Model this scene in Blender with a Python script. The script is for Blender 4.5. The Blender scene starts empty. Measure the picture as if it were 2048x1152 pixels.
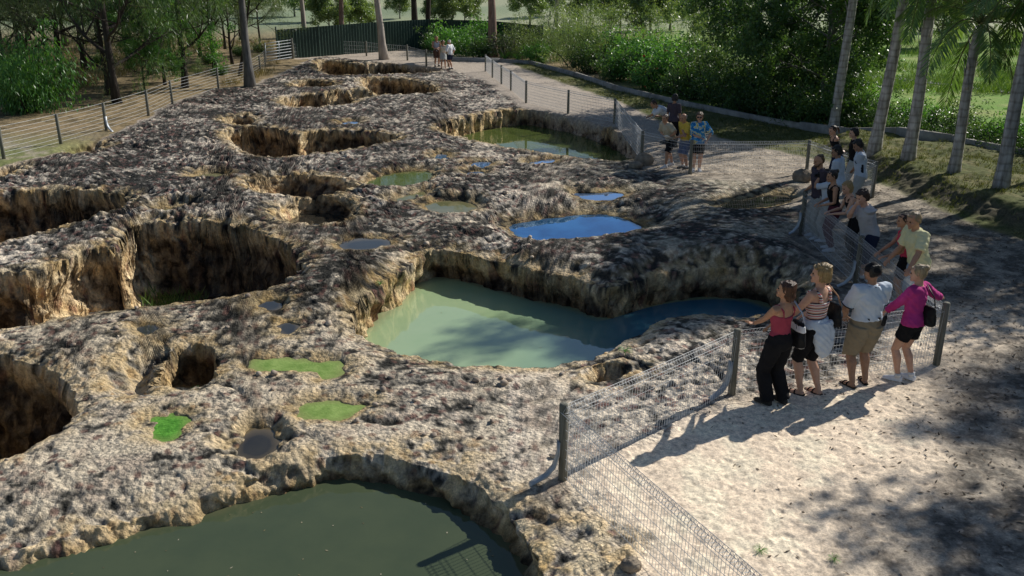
import bpy, math, random
import numpy as np
from mathutils import Vector, Matrix

random.seed(7)
RNG = np.random.default_rng(7)
scene = bpy.context.scene
COL = scene.collection

# ------------------------------------------------------------------ camera constants
CAM_H, PITCH, FPX = 5.4223, 0.333552, 1826.9     # height, pitch down, focal length in px of a 2048 px frame
CP, SP = math.cos(PITCH), math.sin(PITCH)


def ground(px, py, z=0.0):
    """The point at height z that the photograph shows at pixel (px, py)."""
    dx, dy = (px - 1024.0), (576.0 - py)
    d = np.array([dx, CP * FPX + SP * dy, -SP * FPX + CP * dy])
    t = (z - CAM_H) / d[2]
    return np.array([0, 0, CAM_H]) + d * t


def gpoly(pts, z=0.0):
    return np.array([ground(x, y, z)[:2] for x, y in pts])


# ------------------------------------------------------------------ numpy noise
def _hash(ix, iy, seed):
    h = (ix.astype(np.int64) * 374761393 + iy.astype(np.int64) * 668265263 + seed * 1442695041) & 0xFFFFFFFF
    h = ((h ^ (h >> 13)) * 1274126177) & 0xFFFFFFFF
    h = h ^ (h >> 16)
    return (h & 0xFFFFFF).astype(np.float32) / float(0xFFFFFF)


def vnoise(x, y, seed=0):
    """gradient-like smooth noise in about [-1, 1]"""
    ix, iy = np.floor(x), np.floor(y)
    fx, fy = (x - ix).astype(np.float32), (y - iy).astype(np.float32)
    ux = fx * fx * fx * (fx * (fx * 6 - 15) + 10)
    uy = fy * fy * fy * (fy * (fy * 6 - 15) + 10)

    def g(ox, oy):
        a = _hash(ix + ox, iy + oy, seed) * 6.2831853
        return np.cos(a) * (fx - ox) + np.sin(a) * (fy - oy)
    n0 = g(0, 0) * (1 - ux) + g(1, 0) * ux
    n1 = g(0, 1) * (1 - ux) + g(1, 1) * ux
    return (n0 * (1 - uy) + n1 * uy) * 1.5


def fbm(x, y, octaves=4, seed=0, gain=0.5):
    a, s, t = 1.0, 0.0, 0.0
    for o in range(octaves):
        s = s + a * vnoise(x * 2 ** o + 17.3 * o, y * 2 ** o - 9.1 * o, seed + o)
        t += a
        a *= gain
    return s / t


def worley(x, y, seed=0):
    """F1, F2 and the id (0..1) of the nearest cell"""
    ix, iy = np.floor(x), np.floor(y)
    f1 = np.full(x.shape, 9.0, np.float32)
    f2 = np.full(x.shape, 9.0, np.float32)
    cid = np.zeros(x.shape, np.float32)
    for ox in (-1, 0, 1):
        for oy in (-1, 0, 1):
            cx, cy = ix + ox, iy + oy
            px = cx + _hash(cx, cy, seed)
            py = cy + _hash(cx, cy, seed + 101)
            d = np.sqrt((px - x) ** 2 + (py - y) ** 2).astype(np.float32)
            m = d < f1
            f2 = np.where(m, f1, np.minimum(f2, d))
            cid = np.where(m, _hash(cx, cy, seed + 202), cid)
            f1 = np.where(m, d, f1)
    return f1, f2, cid


def sstep(a, b, x):
    t = np.clip((x - a) / (b - a), 0, 1)
    return t * t * (3 - 2 * t)


def sdf_poly(px, py, poly):
    """signed distance to a polygon, negative inside"""
    d2 = np.full(px.shape, 1e9)
    inside = np.zeros(px.shape, bool)
    n = len(poly)
    for i in range(n):
        ax, ay = poly[i]
        bx, by = poly[(i + 1) % n]
        ex, ey = bx - ax, by - ay
        wx, wy = px - ax, py - ay
        t = np.clip((wx * ex + wy * ey) / (ex * ex + ey * ey + 1e-12), 0, 1)
        d2 = np.minimum(d2, (wx - ex * t) ** 2 + (wy - ey * t) ** 2)
        c = ((ay <= py) & (by > py)) | ((by <= py) & (ay > py))
        with np.errstate(divide='ignore', invalid='ignore'):
            xi = ax + (py - ay) / (by - ay if by != ay else 1e-12) * ex
        inside ^= c & (px < xi)
    d = np.sqrt(d2)
    return np.where(inside, -d, d)


def smooth_closed(poly, it=2):
    p = np.asarray(poly, float)
    for _ in range(it):
        q = np.roll(p, -1, 0)
        p = np.stack([p * .75 + q * .25, p * .25 + q * .75], 1).reshape(-1, 2)
    return p


# ------------------------------------------------------------------ object helpers
def link(o, parent=None):
    COL.objects.link(o)
    if parent is not None:
        o.parent = parent
    return o


def mesh_np(name, verts, faces, mat=None, parent=None, smooth=True, mats=None, midx=None):
    """verts (n,3) array; faces an (m,k) int array or a list of tuples"""
    me = bpy.data.meshes.new(name)
    verts = np.asarray(verts, np.float32)
    me.vertices.add(len(verts))
    me.vertices.foreach_set('co', verts.ravel())
    if isinstance(faces, np.ndarray):
        k = faces.shape[1]
        loops = faces.ravel().astype(np.int32)
        starts = np.arange(0, len(loops), k, dtype=np.int32)
    else:
        lens = np.array([len(f) for f in faces], np.int32)
        loops = np.concatenate([np.asarray(f, np.int32) for f in faces])
        starts = np.concatenate([[0], np.cumsum(lens)[:-1]]).astype(np.int32)
    me.loops.add(len(loops))
    me.loops.foreach_set('vertex_index', loops)
    me.polygons.add(len(starts))
    me.polygons.foreach_set('loop_start', starts)
    if smooth:
        me.polygons.foreach_set('use_smooth', np.ones(len(starts), bool))
    if midx is not None:
        me.polygons.foreach_set('material_index', np.asarray(midx, np.int32))
    for m in (mats or ([mat] if mat else [])):
        me.materials.append(m)
    me.update(calc_edges=True)
    o = bpy.data.objects.new(name, me)
    return link(o, parent)


def set_attr(o, name, arr, kind='FLOAT_COLOR'):
    a = o.data.attributes.new(name, kind, 'POINT')
    arr = np.asarray(arr, np.float32)
    if kind == 'FLOAT_COLOR':
        if arr.shape[1] == 3:
            arr = np.concatenate([arr, np.ones((len(arr), 1), np.float32)], 1)
        a.data.foreach_set('color', arr.ravel())
    else:
        a.data.foreach_set('value', arr.ravel())


def tag(o, label=None, cat=None, group=None, kind=None):
    if label:
        o['label'] = label
    if cat:
        o['category'] = cat
    if group:
        o['group'] = group
    if kind:
        o['kind'] = kind
    return o


def empty(name, loc=(0, 0, 0), rz=0.0, parent=None):
    o = bpy.data.objects.new(name, None)
    o.empty_display_size = 0.2
    o.location = loc
    o.rotation_euler = (0, 0, rz)
    return link(o, parent)


def copy_tree(o, parent=None):
    c = o.copy()
    COL.objects.link(c)
    c.parent = parent
    for ch in list(o.children):
        copy_tree(ch, c)
    return c


class MB:
    """collects pieces of one part and links them as ONE mesh"""

    def __init__(self):
        self.v, self.f, self.n = [], [], 0

    def add(self, v, f):
        v = np.asarray(v, float)
        self.v.append(v)
        self.f += [tuple(int(i) + self.n for i in q) for q in f]
        self.n += len(v)
        return self

    def box(self, c, s, rz=0.0):
        x, y, z = s[0] / 2, s[1] / 2, s[2] / 2
        v = np.array([[-x, -y, -z], [x, -y, -z], [x, y, -z], [-x, y, -z], [-x, -y, z], [x, -y, z], [x, y, z], [-x, y, z]])
        ca, sa = math.cos(rz), math.sin(rz)
        v = v @ np.array([[ca, sa, 0], [-sa, ca, 0], [0, 0, 1]]) + np.asarray(c, float)
        return self.add(v, [(0, 3, 2, 1), (4, 5, 6, 7), (0, 1, 5, 4), (1, 2, 6, 5), (2, 3, 7, 6), (3, 0, 4, 7)])

    def tube(self, pts, rad, n=8, cap=True, ref=None):
        """rad: one number per point, or (ra, rb) pairs; ref: direction of ra"""
        pts = np.asarray(pts, float)
        m = len(pts)
        rad = [(r, r) if np.isscalar(r) else r for r in ([rad] * m if np.isscalar(rad) else rad)]
        tang = np.gradient(pts, axis=0) if m > 2 else np.tile(pts[-1] - pts[0], (m, 1))
        tang /= np.linalg.norm(tang, axis=1)[:, None] + 1e-12
        if ref is None:
            ref = np.array([1., 0, 0]) if abs(tang[0][0]) < .8 else np.array([0, 1., 0])
        a = np.asarray(ref, float)
        vs = []
        ang = np.arange(n) / n * 2 * math.pi
        for i in range(m):
            t = tang[i]
            a = a - t * np.dot(a, t)
            a /= np.linalg.norm(a) + 1e-12
            b = np.cross(t, a)
            vs.append(pts[i] + np.outer(np.cos(ang) * rad[i][0], a) + np.outer(np.sin(ang) * rad[i][1], b))
        v = np.concatenate(vs)
        f = []
        for i in range(m - 1):
            for k in range(n):
                k2 = (k + 1) % n
                f.append((i * n + k, i * n + k2, (i + 1) * n + k2, (i + 1) * n + k))
        if cap:
            f.append(tuple(range(n - 1, -1, -1)))
            f.append(tuple((m - 1) * n + k for k in range(n)))
        return self.add(v, f)

    def ball(self, c, r, seg=12, rings=8):
        r = (r, r, r) if np.isscalar(r) else r
        v, f = [(0, 0, -1)], []
        for i in range(1, rings):
            th = math.pi * i / rings
            for k in range(seg):
                ph = 2 * math.pi * k / seg
                v.append((math.sin(th) * math.cos(ph), math.sin(th) * math.sin(ph), -math.cos(th)))
        v.append((0, 0, 1))
        for k in range(seg):
            k2 = (k + 1) % seg
            f.append((0, 1 + k2, 1 + k))
            for i in range(rings - 2):
                a = 1 + i * seg
                f.append((a + k, a + k2, a + seg + k2, a + seg + k))
            a = 1 + (rings - 2) * seg
            f.append((a + k, a + k2, len(v) - 1))
        return self.add(np.array(v) * np.array(r) + np.asarray(c, float), f)

    def xform(self, M):
        M = np.asarray(M)
        self.v = [v @ M[:3, :3].T + M[:3, 3] for v in self.v]
        return self

    def build(self, name, mat, parent=None, smooth=True):
        return mesh_np(name, np.concatenate(self.v), self.f, mat, parent, smooth)


# ------------------------------------------------------------------ materials
def new_mat(name):
    m = bpy.data.materials.new(name)
    m.use_nodes = True
    nt = m.node_tree
    nt.nodes.clear()
    return m, nt


def N(nt, t, **kw):
    n = nt.nodes.new(t)
    for k, v in kw.items():
        if k.startswith('i_'):
            key = k[2:]
            key = int(key) if key.isdigit() else key.replace('_', ' ')
            n.inputs[key].default_value = v
        else:
            setattr(n, k, v)
    return n


def principled(nt, rough=0.8, spec=0.3):
    b = N(nt, 'ShaderNodeBsdfPrincipled')
    b.inputs['Roughness'].default_value = rough
    b.inputs['Specular IOR Level'].default_value = spec
    o = N(nt, 'ShaderNodeOutputMaterial')
    nt.links.new(b.outputs[0], o.inputs[0])
    return b, o


def ramp(nt, stops):
    r = N(nt, 'ShaderNodeValToRGB')
    e = r.color_ramp.elements
    while len(e) < len(stops):
        e.new(0.5)
    for i, (p, c) in enumerate(stops):
        e[i].position = p
        e[i].color = (*c, 1)
    return r


def mixc(nt, a, b, fac, mode='MIX'):
    m = N(nt, 'ShaderNodeMix', data_type='RGBA', blend_type=mode)
    L = nt.links.new
    for s, v in ((0, fac), (6, a), (7, b)):
        if hasattr(v, 'is_output'):
            L(v, m.inputs[s])
        elif s == 0:
            m.inputs[0].default_value = v
        else:
            m.inputs[s].default_value = (*v, 1)
    return m.outputs[2]


_simple = {}


def mat_noise(name, ca, cb, scale=8.0, rough=0.8, bump=0.2, spec=0.25, stretch=(1, 1, 1), metallic=0.0, bscale=None, dist=0.02, rand=0.0):
    """two-colour procedural material with a bump; object coordinates"""
    if name in _simple:
        return _simple[name]
    m, nt = new_mat(name)
    L = nt.links.new
    b, o = principled(nt, rough, spec)
    b.inputs['Metallic'].default_value = metallic
    tc = N(nt, 'ShaderNodeTexCoord')
    mp = N(nt, 'ShaderNodeMapping')
    mp.inputs['Scale'].default_value = stretch
    L(tc.outputs['Object'], mp.inputs[0])
    n1 = N(nt, 'ShaderNodeTexNoise', i_Scale=scale, i_Detail=5.0, i_Roughness=0.6)
    L(mp.outputs[0], n1.inputs['Vector'])
    r = ramp(nt, [(0.32, ca), (0.68, cb)])
    L(n1.outputs[0], r.inputs[0])
    c = r.outputs[0]
    if rand:
        oi = N(nt, 'ShaderNodeObjectInfo')
        hs = N(nt, 'ShaderNodeHueSaturation')
        mr = N(nt, 'ShaderNodeMapRange', i_3=1 - rand, i_4=1 + rand)
        L(oi.outputs['Random'], mr.inputs[0])
        L(mr.outputs[0], hs.inputs['Value'])
        L(c, hs.inputs['Color'])
        c = hs.outputs[0]
    L(c, b.inputs['Base Color'])
    if bump:
        n2 = N(nt, 'ShaderNodeTexNoise', i_Scale=bscale or scale * 3, i_Detail=4.0)
        L(mp.outputs[0], n2.inputs['Vector'])
        bp = N(nt, 'ShaderNodeBump', i_Strength=bump, i_Distance=dist)
        L(n2.outputs[0], bp.inputs['Height'])
        L(bp.outputs[0], b.inputs['Normal'])
    _simple[name] = m
    return m
# ================================================================== THE ROCK PLATFORM, PATH AND GROUND
# pit: outline in photo pixels (unprojected on the ground), z of the outline, depth D, wall width w, shoulder fall b over R metres, undercut u
PITS = [
    # 0 front pool
    dict(p=[(-160, 1152), (0, 1106), (130, 1074), (250, 1042), (400, 1002), (520, 960), (620, 936), (690, 924), (780, 930), (880, 955), (960, 992), (1018, 1040), (1055, 1100), (1085, 1180), (1100, 1300), (1000, 1500), (500, 1600), (-300, 1500)],
         D=.95, w=0.40, b=.16, R=.9, wl=-.30, u=.03, fl=.07, asym=True),
    # 1 big central pool
    dict(p=[(845, 503), (900, 500), (960, 517), (1060, 541), (1150, 556), (1205, 578), (1240, 572), (1290, 556), (1370, 540), (1480, 536), (1560, 556), (1610, 596), (1560, 622), (1480, 634), (1390, 626), (1325, 640), (1280, 668), (1210, 708), (1150, 727), (1050, 736), (950, 731), (850, 716), (790, 702), (742, 686), (708, 660), (700, 630), (740, 585), (800, 548)],
         D=1.5, w=0.36, b=.12, R=.75, wl=-.74, u=.18, fl=.08),
    # 2 large dry pit, left
    dict(p=[(-220, 600), (-100, 560), (0, 548), (60, 548), (130, 520), (195, 492), (238, 502), (243, 474), (262, 455), (300, 446), (400, 443), (480, 450), (560, 478), (598, 512), (603, 540), (570, 570), (490, 588), (350, 606), (250, 616), (130, 632), (0, 660), (-150, 690), (-300, 690)],
         D=1.75, w=0.42, b=.06, R=.4, u=.22, fl=.13),
    # 3 pit at the left edge
    dict(p=[(-200, 420), (-60, 392), (0, 388), (100, 381), (190, 383), (250, 392), (264, 408), (215, 428), (120, 457), (0, 492), (-120, 520), (-250, 540)],
         D=1.7, w=0.4, b=.08, R=.4, u=.25, fl=.13),
    # 4 lower left
    dict(p=[(-200, 720), (-80, 700), (10, 712), (70, 728), (120, 752), (150, 790), (156, 826), (120, 862), (60, 896), (0, 925), (-120, 980), (-300, 1000)],
         D=1.7, w=0.38, b=.08, R=.35, u=.1, fl=.10),
    # 5 small deep hole with a sloping lit gully at its left
    dict(p=[(308, 770), (318, 735), (340, 702), (385, 684), (425, 695), (437, 728), (427, 762), (370, 778)], D=1.3, w=.3, b=.06, R=.3, u=.12, fl=.07),
    dict(p=[(190, 755), (230, 715), (290, 690), (350, 683), (330, 785), (260, 792), (205, 785)], D=.5, w=.75, b=.05, R=.3, u=0, fl=.08),
    # 7 hollow with a little water
    dict(p=[(546, 430), (556, 408), (600, 394), (660, 390), (703, 402), (710, 422), (690, 440), (640, 450), (590, 450), (558, 442)], D=.75, w=.5, b=.06, R=.3, wl=-.46, u=.06, fl=.08),
    # 8 dark hollow
    dict(p=[(480, 366), (530, 352), (600, 348), (680, 355), (722, 372), (680, 388), (600, 396), (530, 392)], D=.75, w=.7, b=.08, R=.5, u=.05, fl=.1),
    # 9 wide double pit
    dict(p=[(440, 262), (490, 251), (550, 254), (570, 263), (590, 272), (612, 264), (680, 258), (760, 264), (806, 276), (770, 287), (690, 300), (600, 313), (520, 317), (478, 300)], D=1.35, w=.45, b=.06, R=.4, u=.2, fl=.16),
    # 10
    dict(p=[(436, 240), (470, 231), (505, 233), (515, 244), (480, 252)], D=.7, w=.4, b=.06, R=.4, u=.1, fl=.1),
    # 11
    dict(p=[(558, 198), (600, 190), (660, 188), (690, 180), (706, 190), (716, 206), (660, 214), (600, 216), (565, 210)], D=1.2, w=.45, b=.06, R=.4, u=.15, fl=.15),
    # 12 far pit
    dict(p=[(628, 132), (640, 120), (690, 124), (720, 130), (760, 126), (830, 131), (890, 137), (860, 147), (780, 149), (700, 149), (650, 150)], D=1.3, w=.5, b=.06, R=.5, u=.2, fl=.2),
    # 13
    dict(p=[(716, 160), (760, 155), (800, 156), (850, 165), (884, 182), (840, 190), (780, 190), (735, 182)], D=1.2, w=.5, b=.06, R=.5, u=.2, fl=.2),
    # 14 narrow
    dict(p=[(690, 178), (740, 180), (780, 188), (740, 194), (706, 200)], D=.6, w=.4, b=.05, R=.4, u=.1, fl=.1),
    # 15
    dict(p=[(575, 168), (620, 160), (680, 165), (660, 174), (600, 176)], D=.7, w=.5, b=.05, R=.4, u=.1, fl=.15),
    # 16 back right pool
    dict(p=[(930, 236), (1000, 222), (1060, 218), (1100, 226), (1150, 234), (1235, 262), (1285, 292), (1285, 316), (1230, 322), (1120, 312), (1010, 294), (930, 274), (868, 258), (890, 246)], D=1.5, w=.45, b=.06, R=.4, wl=-.72, u=.15, fl=.15),
    # 17 hole in the near rim of the central pool
    dict(p=[(1155, 742), (1190, 724), (1250, 722), (1275, 735), (1230, 758), (1180, 765)], D=.5, w=.22, b=.03, R=.2, u=.06, fl=.04),
    # 18, 19 lit pockets by the left fence
    dict(p=[(120, 300), (160, 288), (205, 280), (222, 290), (190, 304), (140, 308)], D=.7, w=.5, b=.06, R=.4, u=.05, fl=.12),
    dict(p=[(-60, 350), (0, 334), (50, 328), (40, 340), (0, 356), (-60, 365)], D=.8, w=.4, b=.06, R=.4, u=.1, fl=.12),
    # 20 algae pools
    dict(p=[(289, 850), (300, 832), (325, 827), (352, 825), (374, 832), (372, 852), (356, 872), (330, 884), (300, 872)], D=.16, w=.25, b=.05, R=.3, wl=-.05, fl=.05),
    dict(p=[(588, 818), (600, 804), (650, 798), (700, 801), (740, 806), (720, 824), (690, 840), (640, 842), (600, 832)], D=.16, w=.25, b=.06, R=.3, wl=-.06, fl=.05),
    dict(p=[(492, 718), (540, 711), (600, 714), (650, 720), (690, 717), (692, 738), (670, 756), (640, 758), (625, 742), (570, 738), (515, 744)], D=.16, w=.25, b=.06, R=.25, wl=-.06, fl=.05),
    # 23 brown pool
    dict(p=[(460, 905), (480, 872), (510, 856), (540, 858), (558, 874), (555, 900), (530, 918), (490, 924)], D=.42, w=.22, b=.12, R=.35, wl=-.12, fl=.05),
    # 24.. little pools
    dict(p=[(508, 612), (530, 596), (565, 598), (566, 614), (540, 624)], D=.16, w=.2, b=.05, R=.25, wl=-.05, fl=.04),
    dict(p=[(552, 655), (565, 640), (595, 642), (598, 658), (575, 674)], D=.16, w=.2, b=.05, R=.25, wl=-.05, fl=.04),
    dict(p=[(262, 658), (290, 645), (325, 648), (315, 664), (285, 672)], D=.14, w=.2, b=.04, R=.25, wl=-.04, fl=.04),
    dict(p=[(666, 488), (700, 478), (760, 474), (792, 482), (760, 496), (700, 502)], D=.2, w=.25, b=.06, R=.3, wl=-.06, fl=.05),
    dict(p=[(380, 354), (400, 346), (440, 345), (458, 352), (430, 360), (395, 361)], D=.3, w=.3, b=.12, R=.4, wl=-.12, fl=.05),
    dict(p=[(305, 422), (330, 413), (370, 414), (378, 424), (345, 432), (315, 431)], D=.3, w=.3, b=.12, R=.35, wl=-.12, fl=.05),
    # 30 blue pool in its bowl
    dict(p=[(1012, 452), (1070, 440), (1140, 431), (1200, 427), (1250, 438), (1294, 462), (1230, 475), (1150, 486), (1085, 492), (1050, 474)], D=.45, w=.5, b=.33, R=1.25, wl=-.33, fl=.06),
    dict(p=[(1140, 384), (1180, 386), (1230, 382), (1258, 388), (1230, 399), (1195, 403), (1160, 398)], D=.3, w=.4, b=.16, R=.8, wl=-.16, fl=.06),
    # 32 green pool and the two shallow ones below it
    dict(p=[(728, 366), (760, 350), (810, 342), (862, 340), (868, 352), (850, 370), (790, 377), (745, 376)], D=.32, w=.4, b=.14, R=.6, wl=-.14, fl=.06),
    dict(p=[(782, 402), (810, 388), (850, 380), (858, 388), (820, 402), (790, 408)], D=.2, w=.3, b=.1, R=.5, wl=-.1, fl=.05),
    dict(p=[(836, 410), (880, 398), (940, 402), (962, 416), (920, 428), (870, 424)], D=.2, w=.3, b=.1, R=.5, wl=-.1, fl=.05),
    # 35 scraps of sky-blue water
    dict(p=[(864, 314), (876, 306), (896, 308), (898, 318), (878, 321)], D=.2, w=.3, b=.08, R=.4, wl=-.08, fl=.05),
    dict(p=[(936, 330), (950, 322), (985, 322), (982, 332), (955, 336)], D=.2, w=.3, b=.08, R=.4, wl=-.08, fl=.05),
    dict(p=[(930, 346), (950, 340), (972, 344), (966, 352), (940, 352)], D=.2, w=.3, b=.08, R=.4, wl=-.08, fl=.05),
    dict(p=[(1048, 326), (1080, 320), (1112, 316), (1112, 324), (1075, 330)], D=.2, w=.3, b=.08, R=.4, wl=-.08, fl=.05),
    # 39 puddle on the right, by the post
    dict(p=[(1425, 412), (1470, 398), (1530, 388), (1585, 388), (1592, 402), (1530, 416), (1460, 420)], D=.3, w=.5, b=.12, R=.6, wl=-.12, fl=.08),
    dict(p=[(672, 248), (700, 240), (728, 244), (700, 252)], D=.2, w=.3, b=.08, R=.4, wl=-.08, fl=.05),
    # 41 sandy damp pan near the front rim
    dict(p=[(770, 912), (820, 898), (880, 892), (920, 900), (925, 925), (880, 934), (800, 926)], D=.10, w=.3, b=.03, R=.25, fl=.05),
]
for i, P in enumerate(PITS):
    P['pale'] = i in (7, 20, 21, 22, 28, 29, 32, 33, 34)
    if P['D'] < .46 and i not in (6, 41):
        P['w'] = .13
    zed = P['wl'] if (P.get('wl') is not None and P['D'] < .46) else -P['b']
    P['xy'] = smooth_closed(gpoly(P['p'], zed), 2)
    if i == 30:
        P['xy'] = P['xy'].mean(0) + (P['xy'] - P['xy'].mean(0)) * 1.08
    P['bb'] = (P['xy'].min(0), P['xy'].max(0))

# regions on the ground
PATH = gpoly([(1560, 1400), (1500, 1200), (1330, 1060), (1190, 975), (1215, 925), (1300, 880), (1463, 790), (1660, 762), (1872, 738), (1800, 650), (1705, 578), (1602, 478), (1735, 402), (1613, 350), (1500, 352), (1375, 352), (1285, 328), (1229, 250), (1137, 229), (1052, 208), (1015, 182), (975, 150), (905, 136), (820, 125), (733, 114), (661, 109), (590, 113), (588, 104), (660, 98), (760, 96), (900, 104), (1010, 122), (1100, 158), (1240, 205), (1330, 246), (1460, 282), (1640, 322), (1790, 380), (1900, 430), (2100, 500), (2500, 700), (2700, 1000), (2400, 1500)])
LAWN = gpoly([(1010, 122), (1100, 158), (1240, 205), (1330, 246), (1460, 282), (1640, 322), (1790, 380), (1900, 430), (2100, 500), (2500, 700), (2900, 720), (2500, 430), (2048, 332), (1850, 300), (1650, 262), (1500, 232), (1300, 190), (1150, 150), (1060, 122)])
BANK = gpoly([(1660, 300), (1740, 335), (1800, 372), (1880, 400), (1960, 430), (2100, 478), (2500, 640), (3000, 720), (2600, 430), (2048, 330), (1850, 298), (1700, 270)])
ROCK = gpoly([(-500, 1500), (1180, 1500), (1280, 1152), (1330, 1080), (1190, 975), (1215, 925), (1300, 880), (1463, 800), (1660, 762), (1790, 730), (1740, 640), (1680, 578), (1590, 478), (1590, 400), (1600, 365), (1500, 362), (1375, 356), (1285, 332), (1222, 256), (1137, 232), (1040, 212), (985, 168), (905, 140), (820, 128), (740, 122), (661, 114), (620, 118), (560, 150), (500, 172), (420, 180), (350, 205), (290, 240), (215, 275), (120, 305), (0, 335), (-200, 380), (-700, 600)])
LEFTG = gpoly([(-900, 560), (-200, 385), (0, 335), (120, 305), (215, 270), (345, 215), (437, 172), (520, 132), (560, 116), (560, 100), (460, 96), (330, 130), (150, 190), (0, 235), (-300, 330)])


MOUNDS = [(*ground(1130, 512)[:2], 1.3, .14), (*ground(1420, 500)[:2], 2.0, .22), (*ground(1540, 530)[:2], 1.5, .14), (*ground(700, 560)[:2], 1.3, .15), (*ground(330, 420)[:2], 2., .15), (*ground(1010, 380)[:2], 2., .15)]


def ground_fields(x, y, want_color=True):
    """height, xy shift, colour and roughness of the ground at arrays x, y"""
    r = np.hypot(x, y)
    warp = fbm(x * .9, y * .9, 3, 5) * .12
    shore = fbm(x * 3.2, y * 3.2, 3, 36) * .13
    d_rock = sdf_poly(x, y, ROCK) + fbm(x * .7, y * .7, 4, 11) * .45
    d_path = sdf_poly(x, y, PATH) + fbm(x * .8, y * .8, 3, 12) * .3
    d_lawn = sdf_poly(x, y, LAWN) + fbm(x * .8, y * .8, 3, 13) * .3
    d_left = sdf_poly(x, y, LEFTG) + fbm(x * .8, y * .8, 3, 14) * .3
    d_bank = sdf_poly(x, y, BANK) + (fbm(x * .8, y * .8, 4, 15) * .55 + fbm(x * 3.2, y * 3.2, 2, 16) * .18)
    rock = sstep(.25, -.25, d_rock)
    bank = sstep(.45, -.55, d_bank)

    z = fbm(x * .28, y * .28, 3, 21) * .10
    z = z * (rock * .8 + .2)
    wl_fl = vnoise(x * 3.1, y * 3.1, 31) + .6 * vnoise(x * 6.3, y * 6.3, 32)
    flute = vnoise(x * 2.7, y * 2.7, 33) * .75 + vnoise(x * 6.0 + warp * 5, y * 6.0, 34) * .45 + vnoise(x * 13, y * 13, 35) * .22
    face = np.zeros(x.shape)
    near = np.full(x.shape, 9.0)         # distance outside the nearest pit
    zp = np.zeros(x.shape)
    wall = np.zeros(x.shape)             # 0 on top .. 1 deep in a pit
    sx, sy = np.zeros(x.shape), np.zeros(x.shape)
    damp = np.zeros(x.shape)
    calm = np.ones(x.shape)
    palerim = np.zeros(x.shape)
    for P in PITS:
        R = P['R']
        lo, hi = P['bb'][0] - R - 1.6, P['bb'][1] + R + 1.6
        m = np.nonzero((x > lo[0]) & (x < hi[0]) & (y > lo[1]) & (y < hi[1]))
        if len(m[0]) == 0:
            continue
        xx, yy = x[m], y[m]
        d = sdf_poly(xx, yy, P['xy'])
        d = d + flute[m] * P['fl'] * sstep(-.6, .05, d) * .9 + wl_fl[m] * P['fl'] * .5
        if P['D'] < .46:
            d = d + shore[m]
        b, D, w = P['b'], P['D'], P['w']
        if P.get('asym'):
            le = sstep(-2.6, -4.0, xx)
            b = .05 + .14 * le
            w = .30 + .60 * sstep(.4, -1.0, xx)
            zo = -b * (1 - sstep(0, 1, d / (.25 + .9 * le))) ** 1.3
        else:
            zo = -b * (1 - sstep(0, R, d)) ** 1.3
        t = np.clip(-d / w, 0, 1)
        prof = np.where(D > .6, t ** .75 * .92 + .08 * sstep(0, 1, t), sstep(0, 1, t) * .5 + t * .5)
        zi = -b - (D - b) * prof
        zz = np.where(d > 0, zo, zi)
        cur = zp[m]
        if D < .46:
            calm[m] = np.minimum(calm[m], sstep(-.15, .40, d))
        take = zz < cur
        zp[m] = np.where(take, zz, cur)
        near[m] = np.minimum(near[m], np.maximum(d, -5))
        if D > .6:
            q = np.clip((-zz - b) / (D - b), 0, 1)
            wall[m] = np.maximum(wall[m], np.where(take, np.clip(q * 1.0, 0, 1), 0))
        if P.get('wl') is not None:
            damp[m] = np.maximum(damp[m], sstep(P['wl'] + .12, P['wl'] - .02, zz))
        if D > .46:
            e = .06
            gx = (sdf_poly(xx + e, yy, P['xy']) - sdf_poly(xx - e, yy, P['xy'])) / (2 * e)
            gy = (sdf_poly(xx, yy + e, P['xy']) - sdf_poly(xx, yy - e, P['xy'])) / (2 * e)
            q = np.clip((-zz - b) / (D - b), 0, 1)
            us = P.get('u', 0) * sstep(.05, .45, q) * (1 + .5 * vnoise(xx * 1.7, yy * 1.7, 41))
            inside = take & (d < 0) & (t < .999)
            k = np.where(inside, us, np.where(take & (d < 0), P.get('u', 0) * np.clip(1 - (-d - w) / .5, 0, 1), 0))
            sx[m] = np.where(take, gx * k, sx[m])
            sy[m] = np.where(take, gy * k, sy[m])
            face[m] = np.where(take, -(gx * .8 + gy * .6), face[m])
            lumpw = (vnoise(xx * 3.1 + yy * 2.2 + 7, zz * 3.4 + xx, 42) * .10 + vnoise(xx * 6 - yy * 5, zz * 7.0, 43) * .05 + vnoise(xx * 12 + yy * 9, zz * 13.0, 44) * .025) * sstep(.0, .12, q) * sstep(1.0, .85, q) * inside
            sx[m] += np.where(take, gx * lumpw, 0)
            sy[m] += np.where(take, gy * lumpw, 0)
    # rock texture relief
    f1, f2, cid = worley(x * 3.4 + warp * 3, y * 3.4 - warp * 2, 51)
    g1, g2, gid = worley(x * 8.5 + warp * 6, y * 8.5 + warp * 4, 52)
    h1, h2, hid = worley(x * 1.25 + warp, y * 1.25 + warp, 53)
    knob = (.55 - f1) * 1.0
    knob2 = (.55 - g1)
    ridge = 1 - np.abs(vnoise(x * 2.3, y * 2.3, 54)) * 2
    fine = fbm(x * 6, y * 6, 3, 55, .45)
    smoothz = sstep(-1.5, 1.5, x - 2.0) * sstep(12.5, 14.5, y) * sstep(33, 26, y)     # the smooth green-grey apron around the blue pools
    rough = rock * (1 - .62 * smoothz)
    rough = rough * (.38 + .70 * sstep(-.3, .4, fbm(x * .45, y * .45, 3, 56)) + .35 * sstep(14, 24, y) * (1 - smoothz))
    topm = 1 - .75 * sstep(.05, .3, wall)
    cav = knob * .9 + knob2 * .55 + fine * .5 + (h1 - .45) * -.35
    k1, k2, kid_ = worley(x * 12 + warp * 8, y * 12, 64)
    midn = fbm(x * 3.0, y * 3.0, 3, 60)
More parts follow.
